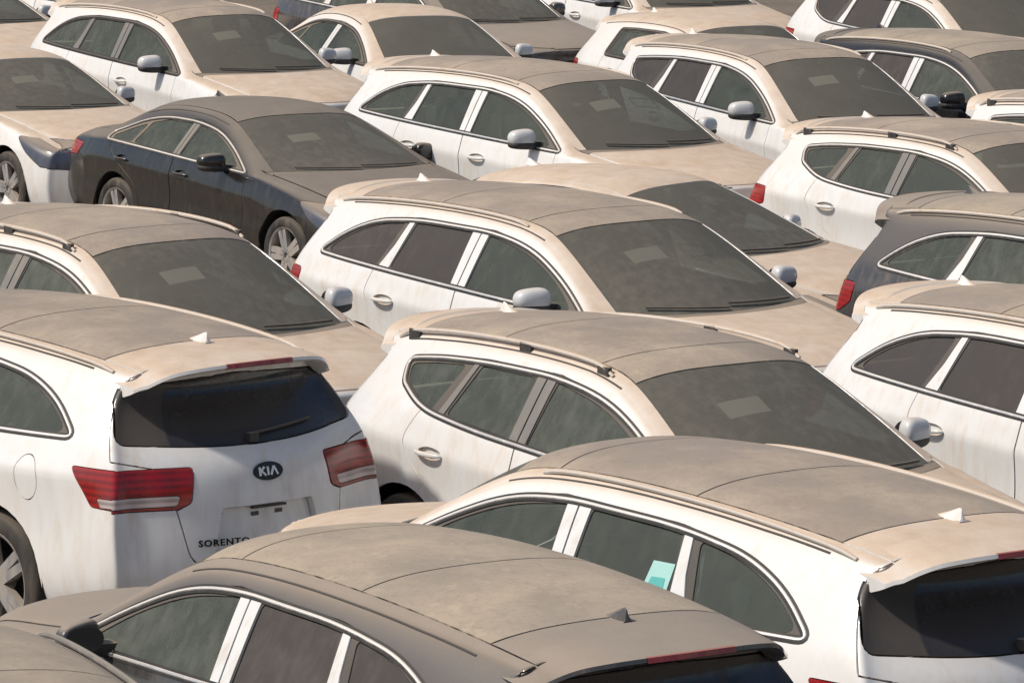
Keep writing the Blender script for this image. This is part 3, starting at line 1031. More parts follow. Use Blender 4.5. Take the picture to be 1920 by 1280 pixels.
    # rear wiper
    if sp.get('wiper', True) and sp.get('tailgate'):
        pts = []
        zb = min(p[1] for p in sp['rear_glass']) + .035
        for k in range(9):
            y = .02 - .42 * k / 8
            p, n_ = on_end(abs(y), zb + .012 + .03 * (k / 8), -1)
            if p is None: continue
            pts.append(Vector((p.x - .014, y, p.z)))
        V1, F1 = tube(pts, .008, 6)
        p, n_ = on_end(.02, zb, -1)
        V2, F2 = box(p.x - .03, p.x + .005, -.005, .05, zb - .025, zb + .02)
        V, F = join_parts((V1, F1), (V2, F2))
        add('wiper', V, F, 'plastic')
    # seats, headrests, dashboard, steering wheel seen dimly through the dusty glass
    bd = sp['st'][sp['base']]['d']; bz = sp['st'][sp['base']]['r'][2][1]
    top_ = max(q['zc'] for q in sp['st'])
    def cushion(x0, x1, y0, y1, z0, z1, lean=0.0):
        V, F = box(x0, x1, y0, y1, z0, z1)
        V = [Vector((v.x + (lean if v.z > (z0 + z1) / 2 else 0), v.y, v.z)) for v in V]
        return subdivided(V, F, 2, lambda a, b: .55)
    seat0 = L / 2 - bd - 1.05
    for k_, (dx, yc, wdt) in enumerate(((0, .38, .25), (0, -.38, .25), (-.92, 0, .62))):
        xx = seat0 + dx
        zt = top_ - .36
        V, F = join_parts(cushion(xx - .05, xx + .48, yc - wdt, yc + wdt, .45, .62), cushion(xx - .12, xx + .04, yc - wdt * .95, yc + wdt * .95, .55, zt, -.16))
        add('seat%d' % k_, V, F, 'seat')
        V, F = [], []
        for hy in ((yc,) if k_ < 2 else (-.38, .38)):
            V, F = cushion(xx - .30, xx - .19, hy - .13, hy + .13, zt + .03, zt + .20, -.02)
            add('headrest%d%s' % (k_, '' if hy == yc else ('a' if hy < 0 else 'b')), V, F, 'seat')
    V, F = cushion(L / 2 - bd - .52, L / 2 - bd - .02, -.70, .70, bz - .26, bz - .07)
    add('dashboard', V, F, 'seat')
    pts = []
    cx, cz = L / 2 - bd - .62, bz - .10
    for k in range(21):
        a = 2 * math.pi * k / 20
        pts.append(Vector((cx - .06 * math.sin(a), .38 + .18 * math.cos(a), cz + .17 * math.sin(a))))
    V, F = tube(pts, .015, 6, False)
    add('steering_wheel', V, F, 'dark')
    # wheels, wells, floor
    ty, ri, disc = wheel_meshes(sp['wheel_r'], key)
    T.wheel = []
    mt = mesh_from(key + '_tyre', ty[0], ty[1], M['rubber']); mt.set_sharp_from_angle(angle=R(50))
    mr = mesh_from(key + '_rim', ri[0], ri[1], M['alloy']); mr.set_sharp_from_angle(angle=R(35))
    md_ = mesh_from(key + '_disc', disc[0], disc[1], M['dark'])
    T.wheel = (mt, mr, md_)
    wy = sp['st'][len(sp['st']) // 2]['r'][4][0]
    T.wheel_pos = [(L / 2 - a, s * (wy - .125), sp['wheel_r']) for a in sp['axles'] for s in (1, -1)]
    well = []
    for ax in sp['axles']:
        for sgn in (1, -1):
            V, F = [], []
            rr = sp['wheel_r'] + .06
            n_ = 18
            for k in range(n_ + 1):
                a = math.pi * (-.08 + 1.16 * k / n_)
                V.append(Vector((L / 2 - ax + rr * math.cos(a), sgn * (wy - .01), sp['wheel_r'] + rr * math.sin(a))))
                V.append(Vector((L / 2 - ax + rr * math.cos(a), sgn * (wy - .36), sp['wheel_r'] + rr * math.sin(a))))
            for k in range(n_):
                F.append((2 * k, 2 * k + 1, 2 * k + 3, 2 * k + 2))
            F.append(tuple(2 * k + 1 for k in range(n_ + 1)))
            well.append((V, F))
    fl = box(-L / 2 + .28, L / 2 - .28, -wy + .37, wy - .37, .22, .30)
    fl2 = box(L / 2 - sp['axles'][1] + .46, L / 2 - sp['axles'][0] - .46, -wy + .06, wy - .06, .22, .30)
    V, F = join_parts(*well, fl, fl2)
    add('underbody', V, F, 'dark', False)
    return T

def half_region(S, labels, sd):
    """half of a part that crosses the centre line: no rim along y = 0"""
    V, F, Nn = S.region(labels, False, rim=0, shrink=0, side=sd)
    ec = {}
    for f in F:
        for k in range(3):
            a, b = f[k], f[(k + 1) % 3]
            ec.setdefault((min(a, b), max(a, b)), []).append((a, b))
    bd = [e[0] for e in ec.values() if len(e) == 1 and not (abs(V[e[0][0]].y) < 2e-4 and abs(V[e[0][1]].y) < 2e-4)]
    push = {}
    for a, b in bd:
        e = (V[b] - V[a])
        if e.length < 1e-9: continue
        d = Nn[a].cross(e.normalized())
        push.setdefault(a, Vector()); push.setdefault(b, Vector())
        push[a] += d; push[b] += d
    for a, d in push.items():
        if d.length > 1e-6:
            d.normalize()
            if abs(V[a].y) < 2e-4: d.y = 0
            V[a] = V[a] + d * .003
    base = {}
    for a, b in bd:
        if a not in push or b not in push: continue
        for k in (a, b):
            if k not in base:
                out = -push[k].normalized()
                V.append(V[k].copy()); Nn.append((out + Nn[k] * .4).normalized())
                V.append(V[k] - Nn[k] * .018); Nn.append(out)
                base[k] = len(V) - 2
        F.append((base[a], base[a] + 1, base[b] + 1, base[b]))
    return V, F, Nn

# ------------------------------------------------------------------ placing cars
def obj_slot(name, me, mat, parent, col):
    o = bpy.data.objects.new(name, me)
    link(o, parent)
    if mat is not None:
        if not me.materials: me.materials.append(None)
        o.material_slots[0].link = 'OBJECT'
        o.material_slots[0].material = mat
    o.color = col
    return o

PART_NAMES = {'hood': 'bonnet', 'windscreen': 'windshield', 'sunroof_front': 'sunroof_panel', 'sunroof_rear': 'sunroof_panel', 'rear_glass': 'rear_window',
              'deck': 'boot_lid', 'fin': 'antenna', 'cowl': 'cowl_panel', 'brake_lamp': 'brake_light', 'paper': 'paper_sheet', 'plate_recess': 'plate_recess'}
def place_car(T, name, pos, yaw, label, cat, group, paint='white', dust=1.0, mats=None, extra=None, skip=(), scale=(1, 1, 1)):
    root = bpy.data.objects.new(name, None)
    root.empty_display_size = .5
    link(root)
    root.location = (pos[0], pos[1], 0)
    root.rotation_euler = (0, 0, yaw)
    root.scale = scale
    tag(root, label, cat, group)
    seed = random.random()
    col = (dust, seed, 0, 1)
    dark = paint in ('grey', 'black')
    mm = dict(paint=M[paint], sunroof=M['roof_glass_dark' if dark else 'roof_glass'], windscreen=M['windscreen'], rear_glass=M['rear_glass'], plastic=M['plastic'],
              frame=M['frame'], pillar=M['pillar_film'], window_front=M['glass'], window_rear=M['glass'], window_quarter=M['glass'], tail=M['red_lamp'],
              tail_low=M['clear_lamp'], head=M['headlamp'], trim=M['chrome'], handle=M[paint], mirror=M['mirror_white' if paint == 'white' else paint], mirror_glass=M['rear_glass'],
              rail=M['rail'], rail_foot=M['plastic'], fin=M[paint], brake=M['brake_lamp'], dark=M['dark'], seal=M['seal'], seat=M['seat'], paper=M['paper'])
    if mats: mm.update({k: M[v] for k, v in mats.items()})
    made = {}
    def mkp(key, nm, parent):
        if key in T.m and key not in skip:
            me, slot = T.m[key]
            made[key] = obj_slot(nm, me, mm[slot], parent, col)
            return made[key]
    for k in ('body', 'hood', 'cowl', 'roof', 'roof_header', 'sunroof_front', 'sunroof_rear', 'deck', 'grille', 'tailgate', 'fuel_flap', 'fin', 'underbody'):
        mkp(k, PART_NAMES.get(k, k), root)
    mkp('windscreen', 'windshield', root)
    for k_ in range(3):
        mkp('seat%d' % k_, 'seat', root)
        for q_ in ('', 'a', 'b'):
            mkp('headrest%d%s' % (k_, q_), 'headrest', made.get('seat%d' % k_, root))
    mkp('dashboard', 'dashboard', root)
    mkp('steering_wheel', 'steering_wheel', root)
    mkp('front_wiper0', 'wiper', root)
    mkp('front_wiper1', 'wiper', root)
    if 'windscreen' in made: mkp('paper', 'paper_sheet', made['windscreen'])
    tg = made.get('tailgate', root)
    for k in ('rear_glass', 'plate_recess', 'spoiler', 'wiper'):
        mkp(k, PART_NAMES.get(k, k), tg)
    mkp('brake_lamp', 'brake_light', tg)
    for s in 'LR':
        mkp('tail' + s, 'tail_light', root)
        mkp('tail_low' + s, 'reversing_lens', made.get('tail' + s, root))
        mkp('head' + s, 'headlight', root)
        mkp('frame' + s, 'window_frame', root)
        for k_ in range(3):
            mkp('pillar%d' % k_ + s, 'pillar_cover', made.get('frame' + s, root))
        mkp('trim' + s, 'window_trim', made.get('frame' + s, root))
        mkp('seal' + s, 'window_seal', made.get('frame' + s, root))
        for dn, wn in (('door_front', 'window_front'), ('door_rear', 'window_rear')):
            mkp(dn + s, dn, root)
            dr = made.get(dn + s, root)
            mkp('cup_' + dn + s, 'handle_recess', dr)
            mkp('handle_' + dn + s, 'handle', dr)
            mkp(wn + s, 'window', dr)
        mkp('window_quarter' + s, 'quarter_window', root)
        mkp('mirror' + s, 'wing_mirror', root)
        mkp('mirror_base' + s, 'mirror_foot', made.get('mirror' + s, root))
        mkp('mirror_glass' + s, 'mirror_glass', made.get('mirror' + s, root))
        mkp('rail' + s, 'roof_rail', root)
        for k_ in range(4):
            mkp('rail_foot%d' % k_ + s, 'rail_foot', made.get('rail' + s, root))
        mkp('drip' + s, 'roof_seal', root)
    for (x, y, z) in T.wheel_pos:
        w = bpy.data.objects.new('wheel', None)
        link(w, root)
        w.location = (x, y, z)
        w.rotation_euler = (0, 0, 0 if y > 0 else math.pi)
        for me, nm in zip(T.wheel, ('tyre', 'rim', 'brake_disc')):
            q = bpy.data.objects.new(nm, me); link(q, w); q.color = col
    return root, made

# ---- the other kinds of car
def seg_y(y0, y1, d0, d1):
    return lambda d: y0 + (y1 - y0) * min(1, max(0, (d - d0) / (d1 - d0))) ** 2

CROSS = variant(SUV,
    L=4.48, axles=(.88, 3.55), wheel_r=.35,
    st=[
        dict(d=.32, k=.24, zc=.90, r=[(.60, .86, .02), (.68, .83), (.74, .78), (.78, .68), (.80, .55), (.80, .40), (.76, .24)]),
        dict(d=.55, k=.20, zc=.985, r=[(.66, .95), (.745, .935), (.82, .88), (.862, .78), (.88, .61), (.88, .42), (.83, .26)]),
        mid(.92, .18, 1.035, (.69, 1.01), (.77, 1.0), (.85, .95), .90),
        mid(1.21, .24, 1.075, (.73, 1.057), (.80, 1.05), (.86, 1.01), .905),
        mid(1.31, .24, 1.08, (.765, 1.075), (.81, 1.06), (.862, 1.02), .905),
        mid(1.70, .19, 1.335, (.67, 1.275), (.715, 1.255), (.86, 1.05), .905),
        mid(2.06, .13, 1.535, (.58, 1.445), (.64, 1.415), (.86, 1.065), .905),
        mid(2.32, .08, 1.585, (.57, 1.495), (.64, 1.455), (.86, 1.08), .905),
        mid(2.70, .03, 1.605, (.568, 1.515), (.64, 1.47), (.86, 1.095), .905),
        mid(3.15, .0, 1.60, (.562, 1.51), (.635, 1.46), (.856, 1.12), .905),
        mid(3.58, -.03, 1.575, (.55, 1.485), (.62, 1.43), (.84, 1.15), .905),
        mid(3.90, -.05, 1.54, (.535, 1.45), (.60, 1.39), (.80, 1.17), .895),
        dict(d=4.10, k=-.14, zc=1.505, r=[(.52, 1.415), (.585, 1.35, -.03), (.745, 1.14, .06), (.795, 1.0, .13), (.83, .80, .16), (.83, .5, .18), (.78, .3, .1)],
             kr=[.08, .17, .21, .21, .21, .20]),
    ],
    roof=[(6, 7, 'roof_header'), (7, 9, 'sunroof_front'), (9, 11, 'sunroof_rear'), (11, 12, 'roof')],
    dlo=[(1.38, 1.045, .01), (1.75, 1.25, .3), (2.10, 1.385, .3), (2.50, 1.44, .3), (3.10, 1.435, .3), (3.52, 1.405, .2), (3.80, 1.365, .05), (3.72, 1.26, .12), (3.45, 1.16, .2), (3.0, 1.115, .2), (2.2, 1.075, 0)],
    panes=[('window_front', [(1.52, 1.072, .02), (1.78, 1.22, .2), (2.12, 1.355, .3), (2.49, 1.415, .01), (2.535, 1.105, .015)]),
           ('window_rear', [(2.69, 1.118, .02), (2.67, 1.415, .02), (3.13, 1.412, .02), (3.24, 1.155, .03)]),
           ('window_quarter', [(3.38, 1.165, .02), (3.27, 1.40, .02), (3.52, 1.378, .15), (3.75, 1.345, .04), (3.69, 1.27, .08), (3.46, 1.185, .1)])],
    pillars=[[(2.545, 1.088, 0), (2.505, 1.436, 0), (2.575, 1.436, 0), (2.605, 1.092, 0)],
             [(2.615, 1.094, 0), (2.585, 1.436, 0), (2.655, 1.436, 0), (2.68, 1.10, 0)],
             [(3.26, 1.14, 0), (3.15, 1.43, 0), (3.19, 1.43, 0), (3.31, 1.15, 0)]],
    doors=[('door_front', [(1.42, 1.045, 0), (1.755, 1.266, .3), (2.10, 1.399, .3), (2.5, 1.453, 0), (2.58, 1.453, 0), (2.61, 1.08, .1), (2.61, .32, .06), (1.50, .32, .12), (1.46, .8, .3)]),
           ('door_rear', [(2.585, 1.453, 0), (3.10, 1.449, .3), (3.22, 1.44, .05), (3.46, 1.14, .1), (3.54, 1.0, .25), (3.42, .84, .2), (3.16, .68, .2), (3.06, .5, .2), (3.02, .32, .06), (2.615, .32, .03), (2.615, 1.08, .1)])],
    handles=[(2.38, .935), (3.28, .955)],
    mirror=(1.66, .90, 1.10),
    rear_glass=[(.605, 1.365, .02), (0, 1.39, 0), (-.1, 1.39, 0), (-.1, 1.12, 0), (.3, 1.125, .2), (.72, 1.14, .05)],
    tailgate=[(.9, 1.40, 0), (-.1, 1.54, 0), (-.1, .60, 0), (.45, .60, .1), (.52, .85, .1), (.58, 1.02, .02), (.9, 1.09, .03)],
    tail_end=[(.36, 1.03, .02), (1.1, 1.04, 0), (1.1, .88, 0), (.50, .875, .05), (.40, .90, .04)],
    tail_side=[(4.02, 1.035, .04), (4.05, .90, .04), (4.16, .875, .03), (5.2, .875, 0), (5.2, 1.04, 0)],
    tail_low_end=None, flap=None,
    plate=[(-.1, .80, 0), (.27, .80, 0), (.33, .62, 0), (-.1, .62, 0)],
    head_end=[(.44, .80, .03), (1.1, .88, 0), (1.1, .68, 0), (.48, .68, .03)],
    head_side=[(-.5, .88, 0), (.84, .93, .02), (.62, .78, .1), (.42, .67, .05), (-.5, .67, 0)],
    grille=[(-.1, .79, 0), (.40, .78, .05), (.34, .52, .05), (-.1, .50, 0)],
    rails=(2.16, 4.02), rail_y=seg_y(.600, .565, 2.6, 4.0), rail_feet=(.03, .38, .94), rail_h=.03, fin=(3.82, 1.53), spoiler=.14)

SANTA = variant(SUV,
    dlo=[(1.50, 1.078, .01), (1.86, 1.275, .3), (2.22, 1.42, .3), (2.60, 1.474, .3), (3.35, 1.472, .3), (3.90, 1.43, .3), (4.16, 1.40, .05), (4.08, 1.27, .15), (3.80, 1.165, .2), (3.3, 1.140, .2), (2.4, 1.108, 0)],
    panes=[SUV['panes'][0],
           ('window_rear', [(2.815, 1.142, .02), (2.80, 1.455, .02), (3.37, 1.452, .02), (3.45, 1.162, .03)]),
           ('window_quarter', [(3.66, 1.180, .04), (3.51, 1.445, .02), (3.85, 1.415, .2), (4.11, 1.38, .04), (4.04, 1.285, .1), (3.84, 1.20, .1)])],
    tail_end=SUV['tail_end'], tail_side=[(4.30, 1.03, .02), (4.40, .88, .04), (5.2, .865, 0), (5.2, 1.04, 0)],
    tail_low_end=None, flap=None)
SUV_PLAIN = variant(SUV, tail_low_end=None, flap=None,
    tail_end=[(.44, 1.05, .02), (1.1, 1.055, 0), (1.1, .88, 0), (.50, .87, .05)],
    tail_side=[(4.40, 1.055, .04), (4.44, .93, .04), (4.56, .86, .03), (5.2, .86, 0), (5.2, 1.06, 0)])

SEDAN = variant(SUV,
    L=4.82, axles=(.95, 3.73), wheel_r=.335,
    st=[
        dict(d=.34, k=.25, zc=.80, r=[(.60, .77, .02), (.68, .745), (.74, .70), (.78, .62), (.80, .50), (.80, .36), (.76, .20)]),
        dict(d=.60, k=.20, zc=.88, r=[(.67, .845), (.75, .83), (.82, .78), (.862, .70), (.88, .56), (.88, .38), (.83, .22)]),
        mid(1.0, .18, .94, (.70, .91), (.775, .90), (.85, .86), .90, -.12),
        mid(1.42, .22, .985, (.735, .965), (.80, .955), (.858, .92), .905, -.10),
        mid(1.49, .22, .985, (.765, .975), (.81, .965), (.86, .925), .905, -.10),
        mid(1.93, .17, 1.20, (.66, 1.155), (.71, 1.13), (.858, .94), .905, -.10),
        mid(2.32, .12, 1.37, (.56, 1.29), (.62, 1.255), (.857, .955), .905, -.10),
        mid(2.62, .06, 1.415, (.545, 1.335), (.615, 1.29), (.856, .965), .905, -.10),
        mid(3.0, .02, 1.425, (.54, 1.345), (.61, 1.295), (.852, .975), .905, -.10),
        mid(3.38, -.02, 1.40, (.535, 1.315), (.605, 1.265), (.845, .985), .905, -.10),
        mid(3.70, -.06, 1.345, (.54, 1.255), (.61, 1.205), (.835, .99), .90, -.10),
        mid(4.02, -.10, 1.19, (.60, 1.13), (.66, 1.10), (.825, .99), .89, -.10),
        mid(4.28, -.12, 1.06, (.67, 1.035), (.725, 1.015), (.81, .965), .875, -.10),
        mid(4.35, -.12, 1.045, (.675, 1.02), (.73, 1.005), (.805, .955), .87, -.10),
        dict(d=4.60, k=-.12, zc=1.03, r=[(.64, 1.005), (.70, .985), (.76, .94, .02), (.80, .84, .05), (.82, .66, .07), (.82, .45, .08), (.77, .26, .03)],
             kr=[.13] * 6),
    ],
    roof=[(6, 10, 'roof'), (10, 12, 'rear_glass'), (12, 14, 'deck')],
    crease=[('row', 4, 3, 13, .4), ('sta', 3, .6), ('sta', 4, .7), ('sta', 14, .7), ('row', 3, 1, 14, .6)],
    dlo=[(1.62, .955, .01), (2.0, 1.12, .3), (2.35, 1.232, .3), (2.75, 1.275, .3), (3.25, 1.262, .3), (3.62, 1.20, .4), (4.0, 1.055, .05), (3.98, .995, .03), (3.2, .985, 0), (2.4, .968, 0)],
    panes=[('window_front', [(1.78, .978, .02), (2.02, 1.095, .2), (2.36, 1.205, .3), (2.665, 1.248, .01), (2.705, .992, .015)]),
           ('window_rear', [(2.83, .997, .02), (2.80, 1.252, .02), (3.22, 1.24, .1), (3.46, 1.19, .03), (3.53, 1.012, .03)]),
           ('window_quarter', [(3.58, 1.013, .02), (3.52, 1.175, .02), (3.72, 1.12, .2), (3.93, 1.035, .03), (3.90, 1.012, .02)])],
    pillars=[[(2.715, .975, 0), (2.68, 1.268, 0), (2.735, 1.27, 0), (2.765, .976, 0)],
             [(2.772, .977, 0), (2.742, 1.27, 0), (2.79, 1.268, 0), (2.82, .98, 0)]],
    doors=[('door_front', [(1.60, .955, 0), (2.0, 1.134, .3), (2.34, 1.246, .3), (2.7, 1.288, 0), (2.745, 1.288, 0), (2.77, .95, .1), (2.77, .28, .06), (1.60, .28, .12), (1.57, .75, .3)]),
           ('door_rear', [(2.75, 1.288, 0), (3.25, 1.276, .3), (3.62, 1.215, .3), (3.94, 1.09, .05), (3.86, .93, .1), (3.62, .80, .15), (3.36, .64, .2), (3.27, .45, .2), (3.25, .28, .06), (2.775, .28, .03), (2.775, .95, .1)])],
    handles=[(2.58, .84), (3.60, .86)],
    mirror=(1.90, .895, .985),
    rear_glass=None, tailgate=None, plate=None, flap=None, tail_low_end=None,
    tail_end=[(.42, .92, .02), (1.1, .93, 0), (1.1, .76, 0), (.46, .75, .04)],
    tail_side=[(4.40, .915, .03), (4.47, .80, .03), (5.2, .75, 0), (5.2, .93, 0)],
    head_end=[(.46, .70, .03), (1.1, .78, 0), (1.1, .58, 0), (.48, .56, .03)],
    head_side=[(-.5, .78, 0), (.80, .83, .02), (.60, .69, .1), (.40, .58, .05), (-.5, .57, 0)],
    grille=[(-.1, .68, 0), (.40, .67, .05), (.34, .44, .05), (-.1, .42, 0)],
    rails=None, fin=(3.55, 1.39), spoiler=0, wiper=False)

def scaled(sp, fx, fz, **kw):
    s = variant(sp)
    s['L'] *= fx
    for q in s['st']:
        q['d'] *= fx
        q['r'] = [(p[0], p[1] * fz) + ((p[2] * fx,) if len(p) > 2 else ()) for p in q['r']]
        q['zc'] *= fz
    sc2 = lambda pl: [(p[0] * fx, p[1] * fz) + tuple(p[2:]) for p in pl]
    sce = lambda pl: [(p[0], p[1] * fz) + tuple(p[2:]) for p in pl] if pl else pl
    s['dlo'] = sc2(s['dlo']); s['pillars'] = [sc2(p) for p in s['pillars']]
    s['panes'] = [(n, sc2(p)) for n, p in s['panes']]; s['doors'] = [(n, sc2(p)) for n, p in s['doors']]
    for k in ('tail_side', 'head_side'): s[k] = sc2(s[k])
    for k in ('rear_glass', 'tailgate', 'tail_end', 'plate', 'head_end', 'grille'): s[k] = sce(s[k])
    s['handles'] = sc2(s['handles']); m = s['mirror']; s['mirror'] = (m[0] * fx, m[1], m[2] * fz)
    s['axles'] = tuple(a * fx for a in s['axles']); s['wheel_r'] *= .88
    s['rails'] = None
    s['fin'] = (s['fin'][0] * fx, s['fin'][1] * fz)
    s.update(kw)
    return s
SEDAN['notch'] = 11
for s_ in (SUV, SUV_PLAIN, SANTA, CROSS, SEDAN):
    if not s_.get('_w'):
        widen(s_, .045, .032); s_['_w'] = True
HATCH = scaled(CROSS, .86, .93, roof=[(6, 12, 'roof')], spoiler=.08)
_f = lambda pl: [(p[0] * .86, p[1] * .93) + tuple(p[2:]) for p in pl]
HATCH['dlo'] = _f([(1.38, 1.045, .01), (1.75, 1.25, .3), (2.10, 1.385, .3), (2.50, 1.44, .3), (3.10, 1.435, .1), (3.42, 1.42, .04), (3.48, 1.13, .05), (3.0, 1.115, .2), (2.2, 1.075, 0)])
HATCH['panes'] = [(CROSS['panes'][0][0], _f(CROSS['panes'][0][1])), ('window_rear', _f([(2.69, 1.118, .02), (2.67, 1.415, .02), (3.38, 1.40, .04), (3.43, 1.15, .03)]))]
HATCH['pillars'] = [_f(p) for p in CROSS['pillars'][:2]]

for s_, dd, zz in ((SUV, 0, 0), (SUV_PLAIN, 0, 0), (SANTA, 0, 0), (CROSS, -.1, 0), (SEDAN, .10, 0), (HATCH, -.3, 0)):
    d0 = 1.66 + dd
    s_['extra_top'] = [('paper', [(d0, .08, 0), (d0 + .012, .33, 0), (d0 + .125, .33, 0), (d0 + .113, .08, 0)])]

TYPES = dict(suv=make_type('suv', SUV), suv2=make_type('suv_plain', SUV_PLAIN), santa=make_type('tinted_suv', SANTA),
             cross=make_type('crossover', CROSS), sedan=make_type('sedan', SEDAN), hatch=make_type('hatchback', HATCH))

# ------------------------------------------------------------------ ground
def ground_material():
    m, t, p = new_mat('dusty_ground')
    tc = N(t, 'ShaderNodeTexCoord')
    v = tc.outputs['Object']
    a = noise(t, v, .35, 5, .6, 0, 1)
    b = noise(t, v, 6, 6, .65, 0, 1)
    c = noise(t, v, 60, 3, .6, 0, 1)
    col = mix_col(t, a, (.10, .085, .07), (.22, .175, .13))
    col = mix_col(t, math_node(t, 'MULTIPLY', b, .5), col, (.28, .22, .165))
    col = mix_col(t, math_node(t, 'MULTIPLY', c, .3), col, (.07, .06, .05))
    t.links.new(col, p.inputs['Base Color'])
    p.inputs['Roughness'].default_value = .95
    bp = N(t, 'ShaderNodeBump', i_Strength=.4, i_Distance=.02)
    t.links.new(c, bp.inputs['Height'])
    t.links.new(bp.outputs[0], p.inputs['Normal'])
    return m
gm = mesh_from('ground', [(-1500, -1000, 0), (1500, -1000, 0), (1500, 2500, 0), (-1500, 2500, 0)], [(0, 1, 2, 3)], ground_material(), smooth_=False)
tag(link(bpy.data.objects.new('ground', gm)), kind='structure')

G = 'dust covered cars parked in rows'
def car(kind, x, y, yaw, label, cat='SUV', nm=None, **kw):
    nm = nm or {'suv': 'parked_suv', 'suv2': 'parked_suv', 'santa': 'parked_suv', 'cross': 'parked_crossover', 'sedan': 'parked_sedan', 'hatch': 'parked_hatchback'}[kind]
    return place_car(TYPES[kind], nm, (x, y), yaw, label, cat, G, **kw)

TINT = dict(window_rear='tint', window_quarter='tint')
GREYP = dict(pillar='grey_trim')
PLAINP = dict(pillar='grey_trim', trim='frame')
kia, kia_p = car('suv', -2.80, 24.83, 2.30, 'white SUV seen from behind with an oval badge and wide red tail lights', dust=.85, scale=(1.02, 1.03, .985))
stk, stk_p = car('suv', .65, 20.30, 2.21, 'white SUV facing away with a pale cyan sticker on its rear side window', dust=.8, scale=(1.05, .98, 1))
car('suv', -.60, 18.50, 2.17, 'dark grey SUV facing away, nearest the camera, with bright chrome window surrounds', paint='grey', mats=TINT, scale=(.98, .98, .96), skip=('railL', 'railR'))
car('suv2', .545, 29.15, -.912, 'white SUV with chrome pillars and tinted rear windows behind the middle crossover', mats=TINT, scale=(1.015, 1.02, .98))
car('cross', .935, 23.44, -.942, 'white crossover with grey pillars in the middle, right beside the badged SUV', 'crossover', mats=GREYP, scale=(1.02, .99, .995))
car('cross', -2.145, 27.84, -.90, 'white crossover whose dusty windshield shows just behind the badged SUV', 'crossover', mats=GREYP)
car('suv2', .45, 38.1, -.905, 'white SUV with clear side windows and white pillars, right behind the black sedan', dust=.8, scale=(1.0, .98, .995))
car('suv2', 3.55, 24.45, -.958, 'white SUV cut off by the right edge, door handle and tinted quarter window showing', mats=TINT, dust=.85, scale=(.99, 1, .985))
car('cross', 3.65, 34.75, -.895, 'white crossover with a small rounded red tail light, right of the middle', 'crossover', mats=dict(GREYP, paper='windscreen'), dust=.9, scale=(.96, 1, .95))
car('suv2', 4.05, 28.63, -.915, 'dark grey SUV at the right edge with a bright red tail light', paint='grey')
car('sedan', -1.82, 38.0, -1.02, 'black sedan with chrome window surround and black wing mirror', 'sedan', paint='black', mats=dict(pillar='grey_trim'), scale=(1.04, 1, .915))
car('suv2', -2.88, 44.1, -.983, 'white SUV with dark pillars and dusty windshield, upper left behind the black sedan', mats=PLAINP, dust=.9, scale=(1, .97, .995))
car('sedan', -4.46, 41.9, -1.0, 'white sedan under beige dust at the left edge, nose beside the black sedan', 'sedan', scale=(.97, .9, .96))
car('sedan', -1.0, 46.5, -1.15, 'small white sedan with rounded roof between two white SUVs near the top', 'sedan', dust=.8, mats=dict(paper='windscreen', trim='frame'))
car('suv2', -.70, 49.9, -.93, 'grey SUV with chrome window line cut off by the top edge', paint='grey', mats=dict(paper='windscreen'))
car('suv2', 1.45, 52.5, -.98, 'white SUV at the top edge, wing mirror just above the small hatchback', dust=.85, mats=dict(TINT, paper='windscreen'))
car('hatch', 2.1, 46.3, -1.0, 'small white hatchback with an orange tan dusted roof', 'hatchback', dust=.9, mats=PLAINP, scale=(.95, .95, .935))
car('santa', 2.455, 40.58, -1.08, 'white SUV with tinted rear windows and its mirror shadow on the door', mats=TINT, dust=.85, scale=(1.01, .96, .99))
car('santa', 4.66, 48.8, -1.03, 'white SUV in the top right corner with upswept tinted rear windows', mats=dict(TINT, paper='windscreen'), dust=.85, scale=(1, 1, .96))
car('suv2', 4.31, 42.0, -1.01, 'black SUV with chrome window surrounds near the right edge', paint='black', mats=dict(TINT, paper='windscreen'), scale=(.98, .97, .97))
car('sedan', 1.0, 32.45, -.68, 'white sedan mostly hidden behind the middle SUV, only roof and windshield showing', 'sedan', scale=(.97, .97, 1), mats=dict(paper='windscreen'))
car('cross', 5.17, 36.3, -.95, 'white crossover of which only the rear roof corner shows at right', dust=.85, nm='parked_crossover', scale=(1, .95, 1))
car('sedan', -6.09, 50.2, -.91, 'white sedan in the top left corner, bottom of its windshield and bonnet showing', 'sedan', mats=dict(paper='windscreen'))

car('suv', -2.20, 16.24, 1.99, 'dark SUV in the bottom left corner, only its dusty roof edge showing', paint='grey', mats=dict(rail='grey_trim'))
car('sedan', -4.5, 53.3, -.91, 'white sedan at the top edge, only its dusty bonnet and headlight in view', 'sedan', mats=dict(paper='windscreen'))

# ------------------------------------------------------------------ badge, lettering and plate fixings on the white SUV seen from behind
TS = TYPES['suv']
def rear_frame(y, z, off=.003):
    p, n_ = TS.on_end(abs(y), z, -1)
    sgn = 1 if y >= 0 else -1
    n_ = Vector((n_.x, n_.y * sgn, n_.z))
    zc = n_.normalized()
    xc = Vector((0, 0, 1)).cross(zc).normalized()
    yc = zc.cross(xc)
    m = Matrix((xc, yc, zc)).transposed().to_4x4()
    m.translation = Vector((p.x, y, z)) + zc * off
    return m

def on_rear(name, V, F, m, mat, parent, smooth_=False):
    me = mesh_from(name, [m @ Vector(v) for v in V], F, mat, smooth_=smooth_)
    o = link(bpy.data.objects.new(name, me), parent)
    o.color = (1, .5, 0, 1)
    return o

def slab(poly, z0, z1):
    n = len(poly)
    V = [(x, y, z0) for x, y in poly] + [(x, y, z1) for x, y in poly]
    F = [tuple(reversed(range(n))), tuple(range(n, 2 * n))] + [(i, (i + 1) % n, n + (i + 1) % n, n + i) for i in range(n)]
    return V, F

